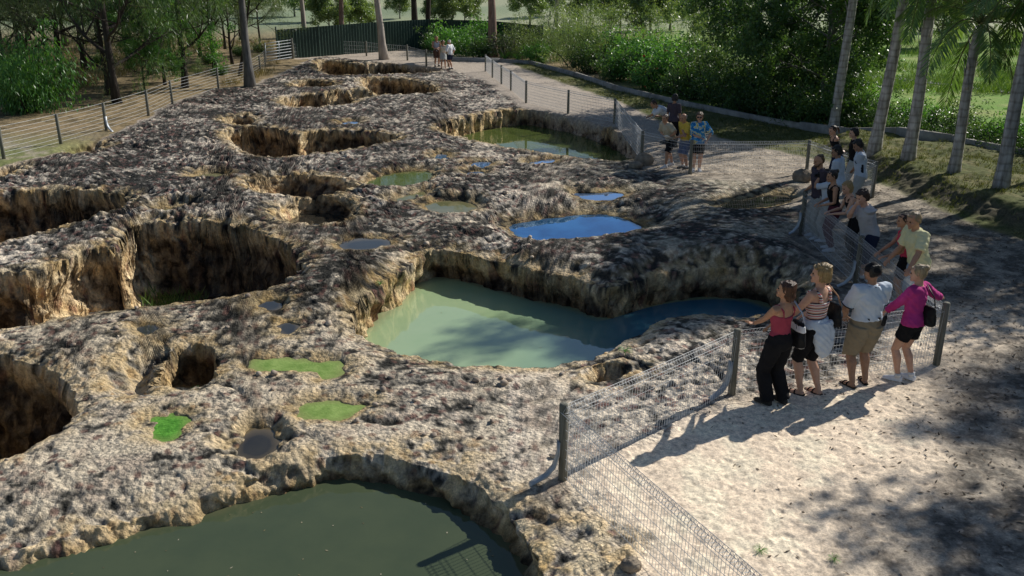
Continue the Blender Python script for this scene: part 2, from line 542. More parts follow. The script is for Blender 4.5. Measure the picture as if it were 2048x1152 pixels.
    plate = sstep(-.12, .12, vnoise(x * 2.6 + fine * .25, y * 2.6, 65)) - .5
    chunk = sstep(13, 21, y) * sstep(1.5, -6, x + .12 * (y - 20)) * rock
    knobf = .55 + .75 * sstep(13, 20, y - x * .3) + 1.5 * chunk
    relief = .86 * (knob * .036 * knobf + knob2 * .034 + (.5 - k1) * .020 + fine * .034 + midn * .026 + plate * .026 - (h1 - .45) * .025) * rough * topm
    cr1 = 1 - np.abs(vnoise(x * .75 + warp * 2.5, y * .95 - warp * 2, 91)) * 9
    cr2 = 1 - np.abs(vnoise(x * 1.6 + fine * .15 + 5, y * 1.9 + warp, 92)) * 7
    crack = (np.clip(cr1, 0, 1) + .6 * np.clip(cr2, 0, 1) * sstep(-.1, .3, vnoise(x * .5, y * .5, 93))) * rock
    relief = relief - crack * .05 * topm * rough
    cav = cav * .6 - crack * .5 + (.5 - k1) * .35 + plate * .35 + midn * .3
    pk1, pk2, pki = worley(x * 4.2, y * 4.2, 66)
    prints = sstep(.30, .12, pk1) * sstep(.62, .7, pki)
    relief = relief + (1 - rock) * (fbm(x * 2.2, y * 2.2, 4, 57) * .026 + fbm(x * 10, y * 10, 2, 58) * .010 - prints * .014)
    inwater = np.zeros(x.shape)
    z = z * (1 - sstep(.2, -.1, near) * .7) + zp + relief * (1 - .6 * damp) * (.45 + .55 * calm)
    z = z + bank * (.40 + .16 * fbm(x * .7, y * .7, 4, 59))
    for mx_, my_, mr_, mh_ in MOUNDS:
        z = z + mh_ * np.exp(-((x - mx_) ** 2 + (y - my_) ** 2) / mr_ ** 2) * rock * sstep(-.1, .5, near)
    # far country: slope rising behind the fences
    far = sstep(95, 420, y + .15 * np.abs(x)) * (1 + .25 * vnoise(x * .006, y * .006, 61))
    z = z + far * 26 + sstep(75, 140, y) * fbm(x * .02, y * .02, 3, 62) * 1.6
    out = dict(z=z, sx=sx, sy=sy, rock=rock, d_path=d_path, d_lawn=d_lawn, d_left=d_left, d_rock=d_rock, near=near, wall=wall)
    if not want_color:
        return out

    def lerp(a, b, t):
        return a + (b - a) * t[..., None]
    C = lambda *c: np.array(c, np.float32)
    big = fbm(x * .55, y * .55, 4, 71)
    mid = fbm(x * 2.1, y * 2.1, 4, 72)
    fin = fbm(x * 9, y * 9, 3, 73)
    pale, pink = C(.70, .62, .51), C(.58, .49, .41)
    grey, dark = C(.215, .205, .19), C(.034, .034, .032)
    ochre, cream, purple = C(.62, .44, .20), C(.74, .62, .41), C(.18, .10, .09)
    nearf = sstep(16, 8.5, y + .10 * x) * sstep(-.5, .25, big + .25)      # the front of the platform is paler and warmer
    hi = fbm(x * 5.2 + 3, y * 5.2, 4, 80, .6)
    hi2 = fbm(x * 11, y * 11, 2, 81)
    c = lerp(np.broadcast_to(pale, x.shape + (3,)).astype(np.float32), pink, sstep(-.1, .35, mid))
    lich_ao = hi * 1.05 + hi2 * .45 + big * .75 + mid * .35 - cav * .55 + .14 * chunk  # lichen patches, plus crevice shade painted into the hollows of the relief
    c = lerp(c, grey, sstep(-.56 + .58 * nearf, -.24 + .58 * nearf, lich_ao) * .92)
    c = lerp(c, dark, sstep(-.20 + .56 * nearf, .06 + .56 * nearf, lich_ao - .1 * hi2))
    c = lerp(c, purple, sstep(.80, .86, gid) * sstep(.55, .35, g1) * .8)
    c = lerp(c, C(.66, .62, .58), sstep(.70, .78, gid) * sstep(.79, .75, gid) * .4 * sstep(.5, .25, g1))
    rimf = sstep(.55, .0, near) * sstep(-.02, .3, .35 + big * .5 + nearf * .3)
    c = lerp(c, lerp(np.broadcast_to(ochre, c.shape), cream, sstep(-.2, .4, mid)), rimf * .62 * sstep(-.35, .25, cav - lich_ao * .3))
    c = lerp(c, lerp(np.broadcast_to(C(.72, .62, .45), c.shape), C(.5, .4, .27), sstep(-.1, .4, hi)), palerim * .8 * sstep(.5, .0, lich_ao - .2))
    slope_front = sstep(9.3, 7.9, y + .22 * np.abs(x) - .12 * x + big * .5) * rock
    c = lerp(c, lerp(np.broadcast_to(ochre, c.shape), cream, sstep(-.3, .3, mid)), slope_front * .75 * sstep(-.45, .2, cav * .5 - lich_ao * .6))
    apron = C(.25, .235, .165)
    c = lerp(c, lerp(np.broadcast_to(apron, c.shape), C(.38, .34, .25), sstep(-.1, .5, mid)), smoothz * rock * .62 * sstep(.2, -.35, big * .6 - cav * .3))
    # walls: ochre and cream with dark vertical streaks
    st = vnoise(x * 3.5, y * 3.5, 74) + .5 * vnoise(x * 8, y * 8, 75)
    zq = z * 3.0
    bl = fbm(x * 2.2 + zq * .35, y * 2.2 + zq, 3, 82)
    wc = lerp(np.broadcast_to(C(.58, .44, .25), c.shape), C(.70, .60, .42), sstep(-.3, .3, bl))
    wc = lerp(wc, C(.26, .12, .09), sstep(.25, .5, st * .6 - bl * .6) * .8)
    wc = lerp(wc, C(.05, .043, .038), sstep(.2, .6, -st * .6 + bl * .5) * .9)
    shade_side = sstep(.12, -.42, face) * sstep(.10, .35, wall)  # walls turned away from the sun coloured darker, shade painted into the rock
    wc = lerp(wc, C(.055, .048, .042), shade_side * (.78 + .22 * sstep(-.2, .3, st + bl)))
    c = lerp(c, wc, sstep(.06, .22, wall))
    c = lerp(c, c * C(.55, .52, .42), damp * (1 - sstep(.3, .6, wall) * .4) * .8)
    # path: pale pinkish sand, greyer and littered towards the right and the back
    sand = lerp(np.broadcast_to(C(.80, .67, .52), c.shape), C(.72, .60, .47), sstep(-.3, .4, mid))
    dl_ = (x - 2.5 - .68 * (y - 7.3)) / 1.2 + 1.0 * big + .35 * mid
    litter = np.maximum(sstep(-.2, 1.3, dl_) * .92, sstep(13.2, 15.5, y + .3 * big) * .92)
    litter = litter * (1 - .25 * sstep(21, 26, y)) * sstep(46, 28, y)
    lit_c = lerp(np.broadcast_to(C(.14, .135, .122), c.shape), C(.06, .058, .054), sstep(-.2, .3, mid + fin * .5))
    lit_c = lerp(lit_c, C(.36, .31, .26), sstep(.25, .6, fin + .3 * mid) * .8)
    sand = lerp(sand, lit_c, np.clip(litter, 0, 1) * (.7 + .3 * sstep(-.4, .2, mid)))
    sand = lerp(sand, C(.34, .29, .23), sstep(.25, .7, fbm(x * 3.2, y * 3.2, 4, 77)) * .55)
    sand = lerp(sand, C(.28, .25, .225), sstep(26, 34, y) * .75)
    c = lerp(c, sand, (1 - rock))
    # lawn
    lw = lerp(np.broadcast_to(C(.085, .10, .035), c.shape), C(.17, .16, .075), sstep(-.25, .45, mid + .5 * big))
    lw = lerp(lw, C(.05, .06, .03), sstep(.1, .6, fin + .5 * mid) * .6)
    c = lerp(c, lw, sstep(.15, -.25, d_lawn) * (1 - rock))
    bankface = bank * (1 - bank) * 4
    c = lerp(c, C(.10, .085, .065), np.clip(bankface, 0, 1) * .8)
    # left strip: pale track and pale grass outside the wire fence
    outside = (d_path > .1) & (d_rock > .1) & (d_lawn > .1) & ~((d_path < 2.2) & (d_rock < 2.2))
    lf = lerp(np.broadcast_to(C(.17, .19, .08), c.shape), C(.32, .29, .22), sstep(-.1, .5, mid + big))
    dry = lerp(np.broadcast_to(C(.26, .20, .12), c.shape), C(.12, .095, .055), sstep(-.2, .4, mid + .6 * big))
    dry = lerp(dry, C(.34, .27, .15), sstep(.1, .6, fin + .5 * big) * .7)
    rightf = lerp(np.broadcast_to(C(.15, .27, .05), c.shape), C(.25, .32, .10), sstep(-.3, .4, big))
    rightf = lerp(rightf, C(.20, .17, .10), sstep(.2, .7, mid + .6 * big) * .6)
    hillc = lerp(np.broadcast_to(C(.31, .35, .23), c.shape), C(.36, .38, .26), sstep(-.3, .4, vnoise(x * .05, y * .05, 78)))  # pale bluish tone: distance haze put into the hill colour
    hillc = lerp(hillc, C(.19, .25, .16), sstep(-.1, .5, vnoise(x * .013, y * .03, 79)))
    o = lerp(dry, rightf, sstep(-1, 6, x - .10 * y))
    o = lerp(o, lf, sstep(.2, -.3, d_left) * sstep(34, 28, y))
    o = lerp(o, hillc, sstep(75, 105, y))
    c = np.where(outside[..., None], o, c)
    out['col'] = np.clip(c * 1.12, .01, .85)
    out['bump'] = np.clip(rock * (.35 + .65 * (1 - .5 * smoothz)) + .12, 0, 1)
    return out


def build_terrain():
    # polar sheet round the camera's foot: every row and column about as fine as the picture needs, adaptive along each ray at the pit walls
    na, nr = 1080, 1640
    ang = np.radians(np.concatenate([np.linspace(-78, -40, 60)[:-1], np.linspace(-40, 40, na - 118), np.linspace(40, 78, 60)[1:]]))
    r0, r1 = 3.6, 75.0
    ca, cr = 260, 420
    cang = np.interp(np.linspace(0, na - 1, ca), np.arange(na), ang)
    clr = np.linspace(math.log(r0), math.log(r1), cr)
    A, LR = np.meshgrid(cang, clr, indexing='ij')
    X, Y = np.exp(LR) * np.sin(A), np.exp(LR) * np.cos(A)
    dens = np.ones(X.shape)
    for P in PITS:
        if P['D'] < .6:
            continue
        lo, hi = P['bb'][0] - 1, P['bb'][1] + 1
        m = np.nonzero((X > lo[0]) & (X < hi[0]) & (Y > lo[1]) & (Y < hi[1]))
        d = sdf_poly(X[m], Y[m], P['xy'])
        dens[m] = np.maximum(dens[m], 1 + 2.4 * np.exp(-((d + P['w'] * .5) / (P['w'] * .7)) ** 2))
    for _ in range(6):
        dens[1:-1] = (dens[:-2] + 2 * dens[1:-1] + dens[2:]) / 4
    cum = np.concatenate([np.zeros((ca, 1)), np.cumsum((dens[:, 1:] + dens[:, :-1]) / 2, 1)], 1)
    cum /= cum[:, -1:]
    LRf = np.empty((na, nr))
    u = np.linspace(0, 1, nr)
    for i in range(na):
        t = i / (na - 1) * (ca - 1)
        k = min(int(t), ca - 2)
        c = cum[k] * (1 - (t - k)) + cum[k + 1] * (t - k)
        LRf[i] = np.interp(u, c, clr)
    # far rows out to the horizon
    far = np.linspace(math.log(r1), math.log(2600.0), 150)[1:]
    LRf = np.concatenate([LRf, np.broadcast_to(far, (na, len(far)))], 1)
    nr = LRf.shape[1]
    A = np.broadcast_to(ang[:, None], LRf.shape)
    X, Y = np.exp(LRf) * np.sin(A), np.exp(LRf) * np.cos(A)
    x, y = X.ravel(), Y.ravel()
    F = ground_fields(x, y)
    V = np.stack([x + F['sx'], y + F['sy'], F['z']], 1)
    idx = np.arange(na * nr).reshape(na, nr)
    Q = np.stack([idx[:-1, :-1], idx[1:, :-1], idx[1:, 1:], idx[:-1, 1:]], -1).reshape(-1, 4)
    # which ground is which
    def fm(a):
        return a[Q].mean(1)
    rk, dp, dl, yy = fm(F['rock']), fm(F['d_path']), fm(F['d_lawn']), fm(y)
    xx = fm(x)
    cls = np.full(len(Q), 3)
    cls[(yy > 92)] = 5
    cls[(cls == 3) & (xx - .10 * yy > 3)] = 4
    cls[dl < 0] = 2
    cls[(dp < 0) | ((dp < 2.2) & (fm(F['d_rock']) < 2.2) & (dl > 0))] = 1
    cls[(rk > .5)] = 0
    mat = ground_material()
    names = ['rock_platform', 'path', 'lawn', 'bush_ground', 'field', 'hillside']
    for k, nm in enumerate(names):
        q = Q[cls == k]
        if not len(q):
            continue
        used, inv = np.unique(q, return_inverse=True)
        o = mesh_np(nm, V[used], inv.reshape(-1, 4), mat)
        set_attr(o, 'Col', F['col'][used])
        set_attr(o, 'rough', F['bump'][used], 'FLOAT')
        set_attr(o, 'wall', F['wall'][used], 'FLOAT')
        tag(o, kind='structure')


def ground_material():
    m, nt = new_mat('laterite_and_soil')
    L = nt.links.new
    b, o = principled(nt, .92, .12)
    at = N(nt, 'ShaderNodeAttribute', attribute_name='Col')
    ar = N(nt, 'ShaderNodeAttribute', attribute_name='rough')
    aw = N(nt, 'ShaderNodeAttribute', attribute_name='wall')
    tc = N(nt, 'ShaderNodeTexCoord')
    n1 = N(nt, 'ShaderNodeTexNoise', i_Scale=13.0, i_Detail=6.0, i_Roughness=.65)
    n2 = N(nt, 'ShaderNodeTexNoise', i_Scale=45.0, i_Detail=3.0, i_Roughness=.7)
    vo = N(nt, 'ShaderNodeTexVoronoi', i_Scale=17.0)
    mp = N(nt, 'ShaderNodeMapping')
    mp.inputs['Scale'].default_value = (1, 1, .8)
    L(tc.outputs['Object'], mp.inputs[0])
    for n in (n1, vo):
        L(mp.outputs[0], n.inputs['Vector'])
    L(tc.outputs['Object'], n2.inputs['Vector'])
    r1 = ramp(nt, [(.28, (.45, .43, .42)), (.5, (.95, .95, .95)), (.72, (1.5, 1.46, 1.39))])
    L(n1.outputs[0], r1.inputs[0])
    r2 = ramp(nt, [(.3, (.62, .62, .62)), (.7, (1.38, 1.36, 1.33))])
    L(n2.outputs[0], r2.inputs[0])
    c = mixc(nt, at.outputs['Color'], r1.outputs[0], .85, 'MULTIPLY')
    c = mixc(nt, c, r2.outputs[0], .8, 'MULTIPLY')
    # wall mottling in 3D
    n3 = N(nt, 'ShaderNodeTexNoise', i_Scale=4.2, i_Detail=4.0, i_Roughness=.55, i_Distortion=.6)
    mp3 = N(nt, 'ShaderNodeMapping')
    mp3.inputs['Scale'].default_value = (1, 1, .75)
    L(tc.outputs['Object'], mp3.inputs[0])
    L(mp3.outputs[0], n3.inputs['Vector'])
    r3 = ramp(nt, [(.36, (.25, .22, .20)), (.48, (.9, .82, .75)), (.6, (1.25, 1.2, 1.1))])
    L(n3.outputs[0], r3.inputs[0])
    mw = N(nt, 'ShaderNodeMath', operation='MULTIPLY', i_1=.85, use_clamp=True)
    L(aw.outputs['Fac'], mw.inputs[0])
    mw2 = N(nt, 'ShaderNodeMath', operation='MULTIPLY', i_1=4.0, use_clamp=True)
    L(mw.outputs[0], mw2.inputs[0])
    c = mixc(nt, c, r3.outputs[0], mw2.outputs[0], 'MULTIPLY')
    L(c, b.inputs['Base Color'])
    a1 = N(nt, 'ShaderNodeMath', operation='MULTIPLY_ADD', i_1=.55)
    L(n1.outputs[0], a1.inputs[0])
    vi = N(nt, 'ShaderNodeMath', operation='MULTIPLY', i_1=-.35)
    L(vo.outputs['Distance'], vi.inputs[0])
    L(vi.outputs[0], a1.inputs[2])
    a2 = N(nt, 'ShaderNodeMath', operation='MULTIPLY_ADD', i_1=.22)
    L(n2.outputs[0], a2.inputs[0])
    L(a1.outputs[0], a2.inputs[2])
    bp = N(nt, 'ShaderNodeBump', i_Distance=.085)
    L(ar.outputs['Fac'], bp.inputs['Strength'])
    L(a2.outputs[0], bp.inputs['Height'])
    L(bp.outputs[0], b.inputs['Normal'])
    return m


build_terrain()


def gz(x, y):
    F = ground_fields(np.array([float(x)]), np.array([float(y)]), False)
    return float(F['z'][0])


# ------------------------------------------------------------------ water
def water_mat(name, deep, edge, rough=.03, scum=0.0, bump=.02, spec=.5, scale=2.0, ior=1.33, right=None):
    m, nt = new_mat(name)
    L = nt.links.new
    b, o = principled(nt, rough, spec)
    b.inputs['IOR'].default_value = ior
    tc = N(nt, 'ShaderNodeTexCoord')
    n = N(nt, 'ShaderNodeTexNoise', i_Scale=scale, i_Detail=5.0, i_Roughness=.6)
    L(tc.outputs['Object'], n.inputs['Vector'])
    r = ramp(nt, [(.35, deep), (.65, edge)])
    L(n.outputs[0], r.inputs[0])
    if name in ('sky_blue_tinted_water', 'pale_sky_tinted_water'):
        ad = N(nt, 'ShaderNodeAttribute', attribute_name='depth')
        aa = N(nt, 'ShaderNodeMath', operation='MULTIPLY_ADD', i_1=1.5)
        nn = N(nt, 'ShaderNodeMath', operation='MULTIPLY_ADD', i_1=.9, i_2=-.55)
        n4 = N(nt, 'ShaderNodeTexNoise', i_Scale=5.0, i_Detail=4.0)
        L(tc.outputs['Object'], n4.inputs['Vector'])
        L(n4.outputs[0], nn.inputs[0])
        L(ad.outputs['Fac'], aa.inputs[0])
        L(nn.outputs[0], aa.inputs[2])
        cl = N(nt, 'ShaderNodeClamp')
        L(aa.outputs[0], cl.inputs[0])
        L(mixc(nt, (.055, .05, .035), r.outputs[0], cl.outputs[0]), b.inputs['Base Color'])
        me = N(nt, 'ShaderNodeMath', operation='MULTIPLY', i_1=.8)
        L(cl.outputs[0], me.inputs[0])
        L(me.outputs[0], b.inputs['Metallic'])
    else:
        # shallows: the rock shows through near the shore
        ad = N(nt, 'ShaderNodeAttribute', attribute_name='depth')
        aa = N(nt, 'ShaderNodeMath', operation='MULTIPLY_ADD', i_1=1.3)
        nn = N(nt, 'ShaderNodeMath', operation='MULTIPLY_ADD', i_1=.5, i_2=-.38)
        n4 = N(nt, 'ShaderNodeTexNoise', i_Scale=7.0, i_Detail=4.0)
        L(tc.outputs['Object'], n4.inputs['Vector'])
        L(n4.outputs[0], nn.inputs[0])
        L(ad.outputs['Fac'], aa.inputs[0])
        L(nn.outputs[0], aa.inputs[2])
        cl = N(nt, 'ShaderNodeClamp')
        L(aa.outputs[0], cl.inputs[0])
        sh = tuple(.55 * q + .45 * w for q, w in zip(edge, (.20, .15, .08)))
        cc = r.outputs[0]
        if right:          # right end tinted dark blue: sky reflection painted into the water colour
            sx_ = N(nt, 'ShaderNodeSeparateXYZ')
            L(tc.outputs['Object'], sx_.inputs[0])
            ad2 = N(nt, 'ShaderNodeMath', operation='MULTIPLY_ADD', i_1=1.0)
            L(sx_.outputs['X'], ad2.inputs[0])
            n6 = N(nt, 'ShaderNodeTexNoise', i_Scale=.9, i_Detail=3.0)
            L(tc.outputs['Object'], n6.inputs['Vector'])
            L(n6.outputs[0], ad2.inputs[2])
            mr_ = N(nt, 'ShaderNodeMapRange', interpolation_type='SMOOTHSTEP', i_1=-.2, i_2=3.2)
            L(ad2.outputs[0], mr_.inputs[0])
            cc = mixc(nt, cc, right, mr_.outputs[0])
        L(mixc(nt, sh, cc, cl.outputs[0]), b.inputs['Base Color'])
    n2 = N(nt, 'ShaderNodeTexNoise', i_Scale=6.0 if not scum else 30.0, i_Detail=2.0)
    L(tc.outputs['Object'], n2.inputs['Vector'])
    bp = N(nt, 'ShaderNodeBump', i_Strength=bump, i_Distance=.02)
    L(n2.outputs[0], bp.inputs['Height'])
    L(bp.outputs[0], b.inputs['Normal'])
    return m


W_OLIVE = water_mat('olive_water', (.058, .078, .044), (.068, .088, .048), bump=.03)
W_MILKY = water_mat('milky_green_water', (.32, .45, .24), (.36, .48, .27), bump=.03, scale=.8, ior=1.9, right=(.04, .14, .20))
W_GREEN = water_mat('green_water', (.075, .105, .025), (.10, .13, .035))
W_PALE = water_mat('pale_sky_tinted_water', (.22, .40, .72), (.25, .42, .75), bump=.01)  # pale blue tint puts the low sky's reflection into the water colour
W_SKYBLUE = water_mat('sky_blue_tinted_water', (.045, .25, .56), (.06, .30, .66), bump=.03)  # saturated blue metallic tint: sky reflection strengthened through the water colour
W_BROWN = water_mat('brown_water', (.024, .022, .018), (.04, .036, .027), ior=1.5)
W_TAN = water_mat('tan_water', (.12, .125, .05), (.18, .175, .09))
W_ALG1 = water_mat('bright_green_algae', (.055, .20, .022), (.13, .36, .05), .55, 1, .5, .2, 9)
W_ALG2 = water_mat('yellow_green_algae', (.15, .25, .055), (.27, .38, .11), .5, 1, .3, .2, 6)
WATER = {0: (W_OLIVE, 'olive water of the front pool cut off by the bottom edge'), 1: (W_MILKY, 'milky green water of the big central pool'),
         7: (W_BROWN, 'brown water at the bottom of the small tan hollow'), 16: (W_GREEN, 'green water of the pool at the back right'),
         20: (W_ALG1, 'vivid green algae puddle'), 21: (W_ALG2, 'yellow green scum pool, lower of the pair'), 22: (W_ALG2, 'yellow green scum pool, two-lobed'),
         23: (W_BROWN, 'dark brown round pool above the front pool'), 24: (W_BROWN, None), 25: (W_BROWN, None), 26: (W_BROWN, None), 27: (W_BROWN, None),
         28: (W_TAN, None), 29: (W_TAN, None), 30: (W_SKYBLUE, 'clear pool mirroring the blue sky'), 31: (W_PALE, None), 32: (W_GREEN, 'green pool with grassy reflection'),
         33: (W_TAN, None), 34: (W_TAN, None), 35: (W_PALE, None), 36: (W_PALE, None), 37: (W_PALE, None), 38: (W_PALE, None), 39: (W_BROWN, None), 40: (W_PALE, None)}
for i, (wm, lab) in WATER.items():
    P = PITS[i]
    p = P['xy']
    c = p.mean(0)
    q = p + (p - c) / (np.linalg.norm(p - c, axis=1)[:, None] + 1e-9) * (.28 if P['D'] > .6 else .16)
    zw = P['wl'] - (.0 if P['D'] > .6 else .022) + float(fbm(np.array([c[0] * .28]), np.array([c[1] * .28]), 3, 21)[0]) * .024
    nrm = np.linalg.norm(p - c, axis=1)[:, None]
    rings = [q, p + (p - c) / nrm * .03, p - (p - c) / nrm * np.minimum(.10, nrm * .25), p - (p - c) / nrm * np.minimum(.28, nrm * .5)]
    m = len(p)
    v = np.concatenate([np.column_stack([k, np.full(m, zw)]) for k in rings] + [[[c[0], c[1], zw]]])
    f = [(j * m + k, (j + 1) * m + k, (j + 1) * m + (k + 1) % m, j * m + (k + 1) % m)[::-1] for j in range(3) for k in range(m)]
    f += [(3 * m + k, 3 * m + (k + 1) % m, 4 * m) for k in range(m)]
    o = mesh_np('pool_water', v, f, wm, smooth=False)
    set_attr(o, 'depth', np.concatenate([np.zeros(m), np.zeros(m), np.full(m, .55), np.full(m, 1.), [1.]]), 'FLOAT')
    tag(o, lab, None, None, 'structure')
# ================================================================== FENCES
M_POST = mat_noise('weathered_fence_timber', (.10, .105, .085), (.23, .22, .185), 5, .85, .5, stretch=(6, 6, .6))
M_WIRE = mat_noise('galvanised_wire', (.46, .48, .50), (.64, .66, .68), 30, .45, 0, .5, metallic=.15)
M_STRAP = mat_noise('galvanised_strap', (.30, .33, .36), (.42, .45, .48), 12, .5, .1, .5, metallic=.3)
POST_H = .956


def v3(p):
    return np.array([p[0], p[1], gz(p[0], p[1])])


def fence_post(p, parent, h=POST_H, r=.052, mat=None):
    b = MB()
    hh = h + random.uniform(-.02, .02)
    j = np.array([random.uniform(-.012, .012), random.uniform(-.012, .012), 0])
    b.tube([p + [0, 0, -.3], p + [0, 0, hh * .5] + j * .5, p + [0, 0, hh - .012] + j, p + [0, 0, hh] + j], [r, r * .98, r * .95, r * .8], 12)
    return b.build('post', mat or M_POST, parent)


def wire_panel(a, b, parent, step=.05, r=.0026, name='wire_panel', heights=(.06, .17, .29, .41, .53, .65, .77), roll=True, verticals=True, top=.93):
    """welded mesh with a rolled triangular top edge between two ground points"""
    m = MB()
    d = b - a
    Ln = np.linalg.norm(d[:2])
    n = max(2, int(Ln / step))
    nrm = np.array([-d[1], d[0], 0]) / Ln
    u = np.linspace(0, 1, 9)
    sag = -.012 * np.sin(np.pi * u)

    def line(h, off, rr):
        pts = a + np.outer(u, d) + np.array([0, 0, 1.]) * (h + sag)[:, None] + nrm * off
        m.tube(pts, rr, 4, cap=False)
    for h in heights:
        line(h, r * 1.6, r * 1.15)
    if roll:
        line(top, 0, r * 1.3)
        line(top - .075, .05, r * 1.2)
        line(top - .085, -.04, r * 1.2)
    else:
        line(top, 0, r * 1.25)
    if verticals:
        for i in range(1, n):
            t = i / n
            p = a + d * t
            s = -.012 * math.sin(math.pi * t)
            j = random.uniform(-.004, .004)
            if roll:
                pts = [p + [0, 0, .03], p + [0, 0, top - .085 + s] + nrm * -.04, p + [0, 0, top + s], p + [0, 0, top - .075 + s] + nrm * .05, p + [0, 0, top - .085 + s] + nrm * -.036]
            else:
                pts = [p + [0, 0, .03], p + [0, 0, top + s]]
            m.tube(np.array(pts) + np.array([d[0], d[1], 0]) / Ln * j, r, 3, cap=False)
    return m.build(name, M_WIRE, parent, smooth=False)


def strap(p, direction, parent):
    """curved flat galvanised brace from half way up the post to the ground on the pit side"""
    d = np.array([direction[0], direction[1], 0.])
    d /= np.linalg.norm(d)
    w = np.array([-d[1], d[0], 0]) * .045
    pts = [p + d * .06 + [0, 0, .50], p + d * .065 + [0, 0, .34], p + d * .11 + [0, 0, .19], p + d * .20 + [0, 0, .09], p + d * .33 + [0, 0, .03], p + d * .42 + [0, 0, -.02]]
    t = .006
    v, f = [], []
    for i, q in enumerate(pts):
        up = np.array([0, 0, t]) + d * t
        v += [q - w - up, q + w - up, q + w + up, q - w + up]
        if i:
            a = (i - 1) * 4
            f += [(a + k, a + (k + 1) % 4, a + 4 + (k + 1) % 4, a + 4 + k) for k in range(4)]
    f += [(0, 3, 2, 1), tuple(len(v) - 4 + k for k in range(4))]
    return MB().add(v, f).build('brace', M_STRAP, parent, smooth=False)


FP = [ground(*q) for q in [(1610, 1240), (1126, 962), (1463, 788), (1872, 730), (1710, 575), (1602, 470), (1743, 397), (1613, 345), (1380, 348), (1283, 323), (1229, 247), (1136, 226), (1052, 206), (1022, 181), (1003, 168), (985, 155), (971, 143)]]
_t0, _t1 = ground(1135, 815, .93), ground(1528, 1152, .93)
FP[0] = FP[1] + (_t1 - _t0) / np.linalg.norm(_t1 - _t0) * 3.3
FP = [v3(p) for p in FP]
fence = empty('wire_mesh_fence', FP[1])
tag(fence, 'silver wire mesh fence on round timber posts zigzagging along the sandy path beside the craters', 'fence')


def kid(o, root):
    o.matrix_parent_inverse = Matrix.Translation(-Vector(root.location))
    return o


for i, p in enumerate(FP):
    if i > 0:
        kid(fence_post(p, fence), fence)
        if i not in (1,) or True:
            near = p[1] < 30
            kid(wire_panel(FP[i - 1], p, fence, .05 if near else .1, .0031 if i == 1 else .0026 if p[1] < 14 else (.0029 if near else .0045)), fence)
for i, d in ((1, (-.75, -.2)), (2, (-.9, -.5)), (4, (-1, -.1)), (5, (-1, -.25))):
    kid(strap(FP[i], d, fence), fence)

FB = [v3(ground(*q)) for q in [(897, 133), (853, 131), (815, 121), (733, 112), (668, 108), (588, 117)]]
fb = empty('low_wire_fence', FB[2])
tag(fb, 'faint low wire fence with grey posts round the far end of the rock platform', 'fence')
for i, p in enumerate(FB):
    kid(fence_post(p, fb, .98, .06), fb)
    if i:
        kid(wire_panel(FB[i - 1], p, fb, .2, .004, top=.9, roll=False, heights=(.15, .4, .65)), fb)

FL = [v3(ground(*q)) for q in [(-130, 350), (8, 318), (122, 288), (213, 261), (297, 232), (345, 209), (437, 179), (492, 163), (521, 147), (531, 135)]]
fl = empty('strand_wire_fence', FL[3])
tag(fl, 'long fence of horizontal wire strands running along the bush at the left of the rock', 'fence')
for i, p in enumerate(FL):
    kid(fence_post(p, fl, 1.0, .055), fl)
    if i:
        kid(wire_panel(FL[i - 1], p, fl, .3, .0042, top=.98, roll=False, heights=(.08, .2, .33, .46, .59, .72, .85), verticals=False), fl)
kid(strap(FL[3], (.8, -.6), fl), fl)

# gate of horizontal bars in the far left corner
ga, gb = v3(ground(533, 126)), v3(ground(586, 118))
gt = empty('metal_gate', ga)
tag(gt, 'silver metal gate of horizontal bars closing the far left corner below the corrugated fence', 'gate')
m = MB()
for h in (.12, .3, .48, .66, .84, 1.02, 1.2):
    m.tube([ga + [0, 0, h], gb + [0, 0, h]], .022, 6)
kid(m.build('bars', M_STRAP, gt), gt)
for t in (0, .5, 1):
    m = MB().tube([ga + (gb - ga) * t + [0, 0, .08], ga + (gb - ga) * t + [0, 0, 1.24]], .03, 8)
    kid(m.build('upright', M_STRAP, gt), gt)
kid(fence_post(gb, gt, 1.3, .09), gt)

# dark green corrugated fence at the back
M_CORR = mat_noise('green_corrugated_sheet', (.014, .038, .030), (.03, .065, .048), 1.2, .5, 0, .4, stretch=(1, 1, .3))


def corrugated(pts, h, parent, zs=None):
    m = MB()
    for i in range(len(pts) - 1):
        a, b = pts[i], pts[i + 1]
        d = b - a
        Ln = np.linalg.norm(d[:2])
        nn = np.array([-d[1], d[0], 0]) / Ln
        k = int(Ln / .06)
        v, f = [], []
        for j in range(k + 1):
            t = j / k
            o = nn * (.03 if (j // 2) % 2 else -.03)
            p = a + d * t + o
            v += [p + [0, 0, -.1], p + [0, 0, h[i] * (1 - t) + h[i + 1] * t]]
            if j:
                q = 2 * (j - 1)
                f.append((q, q + 2, q + 3, q + 1))
        m.add(v, f)
    return m.build('sheet_panel', M_CORR, parent, smooth=False)


cf = [v3(ground(*q)) for q in [(556, 119), (640, 113), (742, 105), (860, 97), (985, 103), (1085, 113)]]
cr = empty('corrugated_fence', cf[1])
tag(cr, 'dark green corrugated metal fence closing the far end behind the tree trunks', 'fence')
kid(corrugated(cf, [1.85, 1.95, 2.05, 2.1, 2.1, 2.0], cr), cr)
for p in cf:
    m = MB().box(p + [0, .08, 1.0], (.09, .09, 2.1))
    kid(m.build('post', M_CORR, cr), cr)
    
